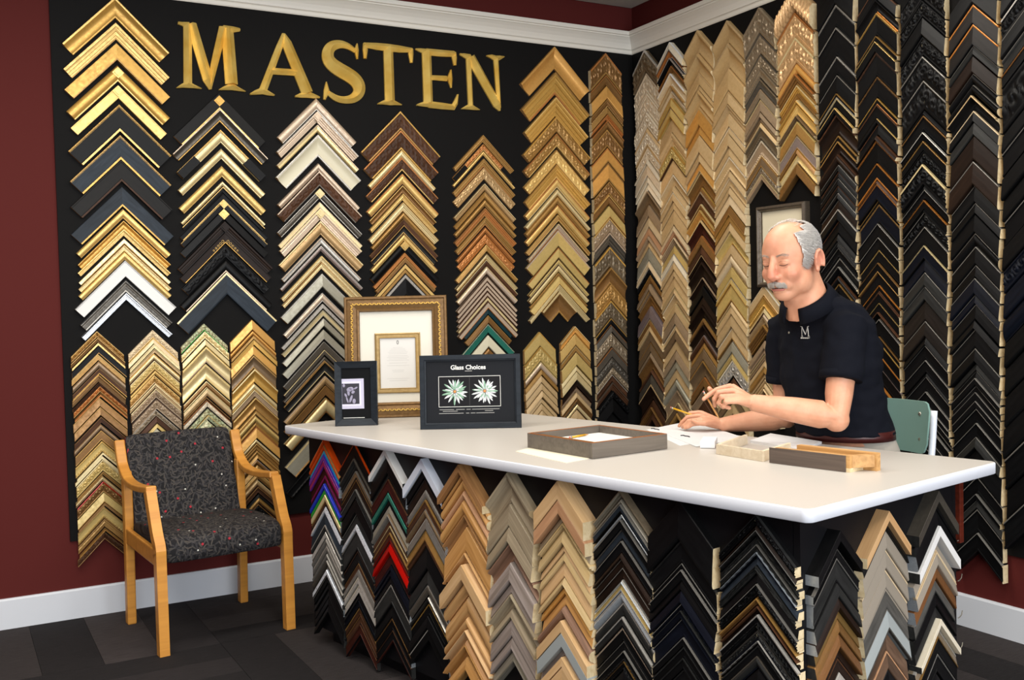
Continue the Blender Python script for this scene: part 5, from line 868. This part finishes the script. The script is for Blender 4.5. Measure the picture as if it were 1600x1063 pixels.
N = NT('skin'); c = N.coord((26,)*3); t = N.n('ShaderNodeTexNoise', {'Vector': c, 'Scale': 1.0, 'Detail': 4.0}); c2 = N.coord((260,)*3); t2 = N.n('ShaderNodeTexNoise', {'Vector': c2, 'Scale': 1.0, 'Detail': 3.0})
col = N.mix(N.n('ShaderNodeMapRange', {0: t, 1: .35, 2: .68}), lin('#D69E7F'), lin('#CC9172')); col = N.mix((N.n('ShaderNodeAttribute', attribute_name='blush'), 2), col, lin('#C4745F')); N.t.links.new(col[0].outputs[2], N.b.inputs['Base Color']); N.set(Roughness=.5)
N.b.inputs['Subsurface Weight'].default_value = .08; N.b.inputs['Subsurface Radius'].default_value = (.012, .004, .002); N.b.inputs['Subsurface Scale'].default_value = 1.0
b_n = N.n('ShaderNodeBump', {'Height': t2, 'Strength': .18, 'Distance': .0015}); N.link(b_n, 0, 'Normal'); SKIN = N.m
SHIRT = plain('navy_black_pique', '#0E1018', .9, 0, .3, 700, .12); HAIR = plain('silver_gray_hair', '#CFCBC6', .6); TROU = plain('stone_gray_twill', '#A9A296', .85, 0, .3, 500); BELT = plain('oxblood_belt_leather', '#3E1512', .4)
man = empty('person', (sc_.x, sc_.y, 0), label='gray-haired man with moustache in navy polo shirt sitting writing at the counter', cat='person')
def add_p(o): o.location = -man.location; return o
K = 1.13; HC = Vector((-1.3939,-2.8018,1.6401)); pt_ = math.radians(14); yw = math.radians(7)
hx_ = (Matrix.Rotation(yw, 3, 'Z') @ FB); hy = ZU.cross(hx_); hx2 = hx_*cos(pt_)-ZU*sin(pt_); hz = hx2.cross(hy)
def H(x, y, z): return HC+(hx2*x+hy*y+hz*z)*K
HA = (hx2, hy, hz)
def hb(b, c, r, ax=None, nu=18, nv=12): b.ball(H(*c), tuple(q*K for q in r), ax or HA, nu, nv)
sk = B()
hb(sk, (-.012,0,.026), (.096,.080,.084)); hb(sk, (.028,0,.016), (.058,.068,.080)); hb(sk, (.034,0,-.035), (.054,.064,.078)); hb(sk, (.050,0,-.100), (.035,.037,.025)); hb(sk, (.026,0,-.084), (.047,.055,.034))
hb(sk, (-.045,0,-.03), (.055,.066,.07))
for s in (-1, 1):
    hb(sk, (.010,s*.047,-.066), (.046,.022,.044)); hb(sk, (.056,s*.038,-.036), (.027,.027,.028)); hb(sk, (.0715,s*.024,.020), (.012,.023,.010)); hb(sk, (.0685,s*.031,.001), (.0160,.0165,.0130)); hb(sk, (.092,s*.0125,-.040), (.0115,.0085,.009))
    hb(sk, (.062,s*.027,-.062), (.022,.018,.026)); hb(sk, (.060,s*.030,-.016), (.018,.018,.008))
    # ear
    pts = [H(-.024+.016*cos(a), s*(.086+.008*sin(a*.5)), -.016+.031*sin(a)) for a in [math.radians(q) for q in (-60,-20,20,60,95,130,165,200,230)]]
    sk.tube(pts, [.0055*K,.0055*K,.006*K,.0065*K,.0065*K,.006*K,.0055*K,.005*K,.005*K], 8); hb(sk, (-.022,s*.0835,-.014), (.0165,.0065,.029)); hb(sk, (-.022,s*.080,-.012), (.014,.010,.022)); hb(sk, (-.014,s*.085,-.042), (.009,.0065,.011))
sk.tube([H(.082,0,.020), H(.092,0,.0), H(.102,0,-.020), H(.106,0,-.034), H(.096,0,-.045)], [.0085*K,.0092*K,.0115*K,.0138*K,.011*K], 12)
hb(sk, (.076,0,-.062), (.019,.029,.014)); hb(sk, (.074,0,-.084), (.015,.024,.010)); hb(sk, (.064,0,-.060), (.026,.037,.030))
neck_b = Vector((-1.3043,-2.7887,1.4957))
sk.tube([H(-.034,0,-.030), H(-.038,0,-.075), HC.lerp(neck_b, .66)-FB*.012, neck_b, neck_b+Vector((0,0,-.05))-FB*.02], [.060*K,.062*K,.070,.078,.085], 20)
sk.tube([H(.020,0,-.092), HC.lerp(neck_b, .80)+FB*.030], [.034,.046], 14)
# arms
SL, EL, WL = Vector((-1.2373,-2.9103,1.3922)), Vector((-1.3240,-2.9427,1.0884)), Vector((-1.5558,-2.7771,1.1427))
SR, ER, WR = Vector((-1.2156,-2.5907,1.3794)), Vector((-1.1951,-2.5695,1.0470)), Vector((-1.3161,-2.3434,1.0066))
def limb(b, a, e, w_, r):
    k = [a, a.lerp(e, .35), a.lerp(e, .75), e, e.lerp(w_, .18), e.lerp(w_, .5), e.lerp(w_, .82), w_]; k[3] = e
    b.tube(k, r, 18)
limb(sk, SL, EL, WL, [.052,.050,.047,.045,.049,.044,.034,.029]); limb(sk, SR, ER, WR, [.052,.050,.047,.044,.046,.041,.033,.028]); sk.ball(EL+Vector((0,0,-.008)), .044); sk.ball(ER, .043)
def hand(b, wrist, palm, fingers, thumb, pr=(.021,.018)):
    """palm: list of knuckle points, index..little; fingers: joint lists from each knuckle"""
    for i, kn in enumerate(palm):
        b.tube([wrist, wrist.lerp(kn, .5), kn], [.022,.0165,.0115], 12)
    for kn, f in zip(palm, fingers):
        pts = [kn]+f; n = len(pts); b.tube(pts, [.0108-.0034*i/(n-1) for i in range(n)], 12); b.ball(pts[-1], .0072, None, 10, 7)
        for q in pts[1:-1]: b.ball(q, .0098, None, 10, 7)
    b.tube([wrist.lerp(thumb[0], .35)]+thumb, [.018]+[.0125-.0035*i/(len(thumb)-1) for i in range(len(thumb))], 12); b.ball(thumb[-1], .0082, None, 10, 7)
wv = lambda L: [Vector(q) for q in L]
hand(sk, WL, wv([(-1.5865,-2.7120,1.1984), (-1.6049,-2.7424,1.1857), (-1.6148,-2.7662,1.1680), (-1.6180,-2.7823,1.1517)]),
     [wv([(-1.6286,-2.6833,1.1858), (-1.6527,-2.6706,1.1686), (-1.6742,-2.6650,1.1539)]), wv([(-1.6548,-2.7205,1.1809), (-1.6640,-2.7106,1.1564), (-1.6531,-2.7005,1.1305)]), wv([(-1.6670,-2.7509,1.1682), (-1.6675,-2.7377,1.1453), (-1.6414,-2.7301,1.1274)]), wv([(-1.6649,-2.7710,1.1519), (-1.6626,-2.7581,1.1355), (-1.6322,-2.7524,1.1263)])],
     wv([(-1.5610,-2.7051,1.1537), (-1.5905,-2.6654,1.1620), (-1.6248,-2.6514,1.1769), (-1.6356,-2.6507,1.1888)]))
hand(sk, WR, wv([(-1.3634,-2.2694,1.0522), (-1.3876,-2.2907,1.0430), (-1.4031,-2.3169,1.0312), (-1.4045,-2.3337,1.0202)]),
     [wv([(-1.3895,-2.2378,1.0489), (-1.3931,-2.2254,1.0225), (-1.4041,-2.2143,1.0043)]), wv([(-1.4149,-2.2528,1.0367), (-1.4271,-2.2354,1.0157), (-1.4326,-2.2215,0.9995)]), wv([(-1.4301,-2.2792,1.0249), (-1.4367,-2.2591,1.0058), (-1.4342,-2.2437,0.9966)]), wv([(-1.4301,-2.3025,1.0144), (-1.4395,-2.2863,1.0035), (-1.4443,-2.2723,0.9975)])],
     wv([(-1.3738,-2.3507,1.0218), (-1.4099,-2.3479,1.0194), (-1.4306,-2.3306,1.0219), (-1.4359,-2.3101,1.0306)]))
# torso under the shirt
TOR = [((-1.2560,-2.7691,1.5135),.080,.074),((-1.2202,-2.7735,1.4713),.142,.098),((-1.1932,-2.7740,1.4059),.182,.118),((-1.1779,-2.7756,1.2893),.188,.136),((-1.1680,-2.7737,1.1885),.184,.146),((-1.1534,-2.7797,1.0991),.180,.150),((-1.1276,-2.7909,1.0326),.176,.146),((-1.1141,-2.7895,0.9703),.180,.140)]
def ring(c, a, b2, n=28, g=0.0): c = Vector(c); return [c+LV*((a+g)*cos(2*pi*k/n))+FB*((b2+g)*sin(2*pi*k/n)) for k in range(n)]
sk.loft([ring(c, a-.008, b2-.008) for c, a, b2 in TOR])
body = remesh(sk, 'body', .0036, SKIN, man, 5)
import numpy as np
me = body.data; nv_ = len(me.vertices); co = np.empty(nv_*3); me.vertices.foreach_get('co', co); co = co.reshape(-1, 3)
ed = np.empty(len(me.edges)*2, dtype=np.int64); me.edges.foreach_get('vertices', ed); ed = ed.reshape(-1, 2)
loc = (co-np.array(HC)) @ np.array([hx2, hy, hz]).T / K; ay = np.abs(loc[:, 1])
face_ = (np.linalg.norm(loc, axis=1) < .19) & ~((ay > .072) & (loc[:, 0] < .004) & (loc[:, 0] > -.05) & (loc[:, 2] > -.062) & (loc[:, 2] < .025)) & ~((loc[:, 0] > .066) & (ay < .045) & (loc[:, 2] > -.095) & (loc[:, 2] < .03))
deg = np.bincount(ed.ravel(), minlength=nv_)[:, None]
for _ in range(26):     # soften cheeks, jaw, skull and neck; keep nose, lids, lips and ears crisp
    acc = np.zeros_like(co); np.add.at(acc, ed[:, 0], co[ed[:, 1]]); np.add.at(acc, ed[:, 1], co[ed[:, 0]]); co = np.where(face_[:, None], co*.4+.6*acc/deg, co)
me.vertices.foreach_set('co', co.ravel()); me.update()
blush = np.zeros(nv_)      # ruddier nose, cheeks, ears, knuckles
for c_, r_, k_ in (((.100,0,-.032),.026,.9),((.062,.045,-.035),.030,.55),((.062,-.045,-.035),.030,.55),((-.02,.088,-.01),.040,.7),((.074,0,-.07),.020,.35),((.075,0,.055),.05,.30)):
    blush = np.maximum(blush, k_*np.clip(1-np.linalg.norm(loc-np.array(c_), axis=1)/r_/1.5, 0, 1))
at = me.attributes.new('blush', 'FLOAT', 'POINT'); at.data.foreach_set('value', blush)
from mathutils.bvhtree import BVHTree
fb_ = BVHTree.FromPolygons(co.tolist(), [tuple(p.vertices) for p in me.polygons])
def face_at(y, z, out=0.0):
    q, n, i, d = fb_.ray_cast(H(.2, y, z), -hx2)
    return q+n*out if q is not None else H(.08, y, z)
add_p(body)
# shirt
st_ = B(); st_.loft([ring(c, a, b2, 28, .008) for c, a, b2 in TOR[:-1]]+[ring((-1.1245,-2.7937,1.0068), .182, .152, 28, .006)])
st_.ball(Vector((-1.1284,-2.7982,1.4157)), (.10,.085,.075), (LV, FB, ZU)); st_.ball(Vector((-1.0674,-2.7913,1.2918)), (.11,.085,.12), (LV, FB, ZU))
def sleeve(b, s_, e_, k, r): p = s_.lerp(e_, k); b.tube([s_+(Vector(TOR[2][0])-s_)*.45, s_, s_.lerp(p, .5), p], r, 22); return p
pl_ = sleeve(st_, SL, EL, .58, [.085,.074,.071,.071]); pr_ = sleeve(st_, SR, ER, .58, [.085,.074,.071,.069])
def folds(co):
    v = co; return .008*noise.noise(Vector((v.x*9, v.y*9, v.z*14)))+.005*noise.noise(Vector((v.x*22+7, v.y*22, v.z*30)))
shirt = add_p(remesh(st_, 'polo_shirt', .006, SHIRT, man, 6, .5, folds))
b = B(); dl = (EL-SL).normalized(); b.tube([pl_-dl*.022, pl_+dl*.004], [.0735,.0725], 24); b.build('sleeve_band', SHIRT, shirt); dl = (ER-SR).normalized(); b = B(); b.tube([pr_-dl*.022, pr_+dl*.004], [.0735,.0715], 24); b.build('sleeve_band', SHIRT, shirt)
# collar: a folded band round the neck, open in front, with two points
up = (HC-neck_b).normalized(); cf = (FB-up*FB.dot(up)).normalized(); cl = up.cross(cf)
for s in (-1, 1):
    n = 12; rows = [[], [], [], []]
    for k in range(n+1):
        an = math.radians(180-k*(163/n)); e = k/n; di = cl*(s*sin(an))+cf*cos(an); ce_ = neck_b-FB*.004
        rows[0].append(ce_+di*.079+up*(.020-.018*e)); rows[1].append(ce_+di*.084+up*(.030-.020*e)); rows[2].append(ce_+di*(.094+.002*e)+up*(.014-.022*e)); rows[3].append(ce_+di*(.108+.004*e)-up*(.030+.010*e*e))
    b = B(); b.add([p for rr in rows for p in rr], [(j*(n+1)+k, j*(n+1)+k+1, (j+1)*(n+1)+k+1, (j+1)*(n+1)+k) for j in range(3) for k in range(n)], 0, True)
    o = b.build('collar_leaf', SHIRT, shirt); so = o.modifiers.new('s', 'SOLIDIFY'); so.thickness = .004
from mathutils.bvhtree import BVHTree
bv = BVHTree.FromPolygons([v.co.copy() for v in shirt.data.vertices], [tuple(p.vertices) for p in shirt.data.polygons])
def on_shirt(p): q, n, i, d = bv.find_nearest(Vector(p)); return q, n
LOGO = plain('white_embroidery', '#D5D3CB', .7)
def cast_shirt(a, b): q, n, i, d = bv.ray_cast(Vector(a), (Vector(b)-Vector(a)).normalized()); return q, n
q, n = cast_shirt((-1.5459,-3.0249,1.3885), (-1.1032,-2.5851,1.3682)); up = (ZU-n*ZU.dot(n)).normalized(); xr = up.cross(n)
lo = empty('chest_logo', mat4=frame(xr, up, n, q+n*.0015)); mw = lo.matrix_world.copy(); lo.parent = shirt; lo.matrix_world = mw
lo.matrix_parent_inverse = Matrix.Translation(man.location) @ Matrix.Identity(4) if False else Matrix.Identity(4); lo.matrix_basis = frame(xr, up, n, q+n*.0015)
b = B()
for p0, p1, r in (((-.017,-.018),(-.014,.018),.0010),((-.014,.018),(.0,-.012),.0019),((.0,-.012),(.013,.018),.0011),((.013,.018),(.014,-.018),.0021),((-.021,.019),(-.012,.018),.001),((.011,.018),(.019,.020),.0011),((-.021,-.019),(-.012,-.018),.001),((.009,-.018),(.020,-.018),.001)):
    b.tube([(p0[0]*.86, p0[1]*.95+.002, .0), (p1[0]*.86, p1[1]*.95+.002, .0)], r*.85, 5)
b.build('initial', LOGO, lo); b = B()
for k in range(9): b.box(-.020+k*.0043, -.0172+k*.0043, -.0235+.0006*(k % 2), -.0195, -.0008, .0008)
b.build('small_stitching', LOGO, lo)
q, n = cast_shirt((-1.5921,-2.9992,1.3877), (-1.1578,-2.5547,1.3673)); b = B(); b.ball(q+n*.001, (.0045,.0045,.0015), (n.orthogonal().normalized(), n.cross(n.orthogonal().normalized()), n), 12, 6); b.build('button', FER, shirt)
# trousers, belt, shoes
tr = B(); tr.loft([ring((-1.1239,-2.7934,1.0232), .172, .142), ring((-1.0873,-2.7826,0.9436), .190, .138), ring((-1.0656,-2.7739,0.8884), .190, .136)])
HL, HR = Vector((-1.0671,-2.8646,0.8904)), Vector((-1.0547,-2.6769,0.8900)); zk = .80
KL = HL+FB*.36+LV*.02; KL.z = .78; KR = HR+FB*.20-LV*.24; KR.z = .845
FLt = Vector((KL.x, KL.y, .36))-FB*.06; FRt = Vector((KR.x, KR.y, .36))-FB*.04
tr.tube([HL-FB*.02, HL.lerp(KL, .3), HL.lerp(KL, .7), KL, KL.lerp(FLt, .3), FLt], [.105,.098,.086,.078,.076,.070], 18); tr.tube([HR-FB*.02, HR.lerp(KR, .4), HR.lerp(KR, .8), KR, KR.lerp(FRt, .3), FRt], [.112,.098,.084,.076,.074,.068], 18)
tr.ball(Vector((-1.0619,-2.8431,0.9293)), (.11,.10,.09), (LV, FB, ZU))
add_p(remesh(tr, 'trousers', .008, TROU, man, 5, .5, lambda v: .005*noise.noise(Vector((v.x*11, v.y*11, v.z*11)))))
b = B(); rg = []
for dz, g in ((-.024, .010), (.010, .007)):
    rg.append([p+ZU*dz for p in ring((-1.1243,-2.7936,1.0115), .172, .142, 32, g)])
b.loft(rg, cap=False); bo = b.build('belt', BELT, man); add_p(bo); so = bo.modifiers.new('s', 'SOLIDIFY'); so.thickness = .004
for P_ in (FLt, FRt):
    b = B(); b.tube([P_+ZU*.0, P_-ZU*.055, P_-ZU*.060+FB*.08, P_-ZU*.066+FB*.19], [.040,.042,.042,.026], 14); add_p(remesh(b, 'shoe', .007, plain('brown_shoe_leather', '#3A2518', .5), man, 3))
# hair, moustache, brows, lips, eyes
rnd = random.Random(3); hair = B()
def skull(th, ph, g=0):   # th polar from top, ph azimuth from the face
    return Vector((-.012+(.097+g)*sin(th)*cos(ph), (.081+g)*sin(th)*sin(ph), .026+(.085+g)*cos(th)))
def hairy(p):
    x, y, z = p
    if z < -.066: return False
    if abs(y) > .050:
        if -.052 < x < .0 and z < .010: return False          # the ear
        if x > -.006: return y > 0 and x < .030+.10*z-.25*max(0, z-.055) and z > -.032 and z < .080
        return z > -.062
    return x < -.056
NU, NV = 180, 110
for j in range(6, NV):
    for i in range(NU):
        if hairy(skull(pi*(j+.5)/NV, 2*pi*(i+.5)/NU)):
            hair.add([H(*skull(pi*(j+dj)/NV, 2*pi*(i+di)/NU, .0025)) for dj, di in ((0,0),(1,0),(1,1),(0,1))], [(0,1,2,3)], 0, True)
def strand(p, d, L, r=.0009, l0=.003, l1=.006):
    pts = []
    for k in range(4):
        t = k/3; q = p+d*(L*t); v = q-Vector((-.012,0,.026)); e = sqrt((v.x/.097)**2+(v.y/.081)**2+(v.z/.085)**2); q = Vector((-.012,0,.026))+v/e*(1+(l0+(l1-l0)*sin(t*2.2))/.09); pts.append(H(*q))
    hair.tube(pts, [r*K]*3+[r*.3*K], 3, 0, False)
cnt = 0
while cnt < 5200:
    p = skull(math.acos(rnd.uniform(-.9, .85)), rnd.uniform(0, 2*pi))
    if not hairy(p): continue
    d = Vector((-.85, 0, -.55)) if abs(p.y) > .04 else Vector((-.3, .1*rnd.uniform(-1, 1), -1)); d += Vector((rnd.uniform(-.14,.14), 0, rnd.uniform(-.16,.16))); p = p-d.normalized()*rnd.uniform(0, .006)
    strand(p, d.normalized(), rnd.uniform(.018, .034), .00045, rnd.uniform(.0022, .0045), rnd.uniform(.006, .0115)); cnt += 1
for k in range(90):   # thin combed wisps across the bald crown
    p = skull(rnd.uniform(.05, .75), rnd.uniform(1.2, 5.1)); d = Vector((-.6, rnd.uniform(-.6, .6), .1)).normalized(); strand(p, d, rnd.uniform(.03, .05), .00035, .001, rnd.uniform(.003, .008))
add_p(hair.build('hair', HAIR, man))
mo = B()
for k in range(1100):
    s = rnd.choice((-1, 1)); y = s*rnd.uniform(.0, .029); z0 = -.0545-abs(y)*.20+rnd.uniform(-.0085, .0015); p = face_at(y, z0, .0004)
    z1 = z0-rnd.uniform(.006,.011); y1 = y+s*rnd.uniform(.002,.007); q = face_at(y1, z1, .0035); mo.tube([p, p.lerp(q, .5)+hx2*.0028, q], [.00055*K,.0005*K,.0002*K], 3, 0, False)
add_p(mo.build('moustache', plain('gray_moustache_hair', '#B5ADA5', .7), man))
eb = B()
for s in (-1, 1):
    for k in range(110):
        y = s*rnd.uniform(.012, .044); z = .0225+.0035*sin((abs(y)-.012)/.032*pi)+rnd.uniform(-.0028,.0028); p = face_at(y, z, .0002); q = face_at(y+s*.006, z+rnd.uniform(-.001,.0015), .0012); eb.tube([p, q], [.0004*K,.0002*K], 3, 0, False)
add_p(eb.build('eyebrows', plain('sandy_gray_brow', '#B29B8B', .7), man))
LASH = plain('lash_line', '#4A2F26', .6); LIP = plain('lip_skin', '#B56E60', .5); LIDF = plain('lid_fold', '#A86F58', .6); NOST = plain('nostril_shade', '#5A2E24', .8)
for s in (-1, 1):
    ln = B(); ln.tube([face_at(s*(.031+.0135*q/6), -.0068+.0030*(q/6)**2, .0001) for q in range(-6, 7)], [.0003*K]+[.0011*K]*11+[.0003*K], 6); add_p(ln.build('eyelash', LASH, man))
    ln = B(); ln.tube([face_at(s*(.031+.0145*q/6), .0075-.0045*(q/6)**2, -.0002) for q in range(-6, 7)], [.0002*K]+[.0007*K]*11+[.0002*K], 5); add_p(ln.build('eyelid_fold', LIDF, man))
    ln = B(); ln.tube([face_at(s*(.031+.0120*q/6), -.0150+.0030*(q/6)**2, -.0003) for q in range(-6, 7)], [.0002*K]+[.0006*K]*11+[.0002*K], 5); add_p(ln.build('eyelid_fold', LIDF, man))
    B_ = B().ball(H(.094, s*.0085, -.0475), (.004*K,.0032*K,.0022*K), HA, 10, 6); add_p(B_.build('nostril', NOST, man))  # dark ellipsoid colours in the shade of the nostril
lp = B(); lp.tube([face_at(q*.0038, -.0800-abs(q*.0038)*.05, -.0010) for q in range(-6, 7)], [.0018*K]+[.0040*K]*11+[.0018*K], 8); add_p(lp.build('lower_lip', LIP, man))
ml = B(); ml.tube([face_at(q*.0042, -.0742-abs(q*.0042)*.10, .0006) for q in range(-6, 7)], [.0004*K]+[.0013*K]*11+[.0004*K], 6); add_p(ml.build('mouth_line', LASH, man))
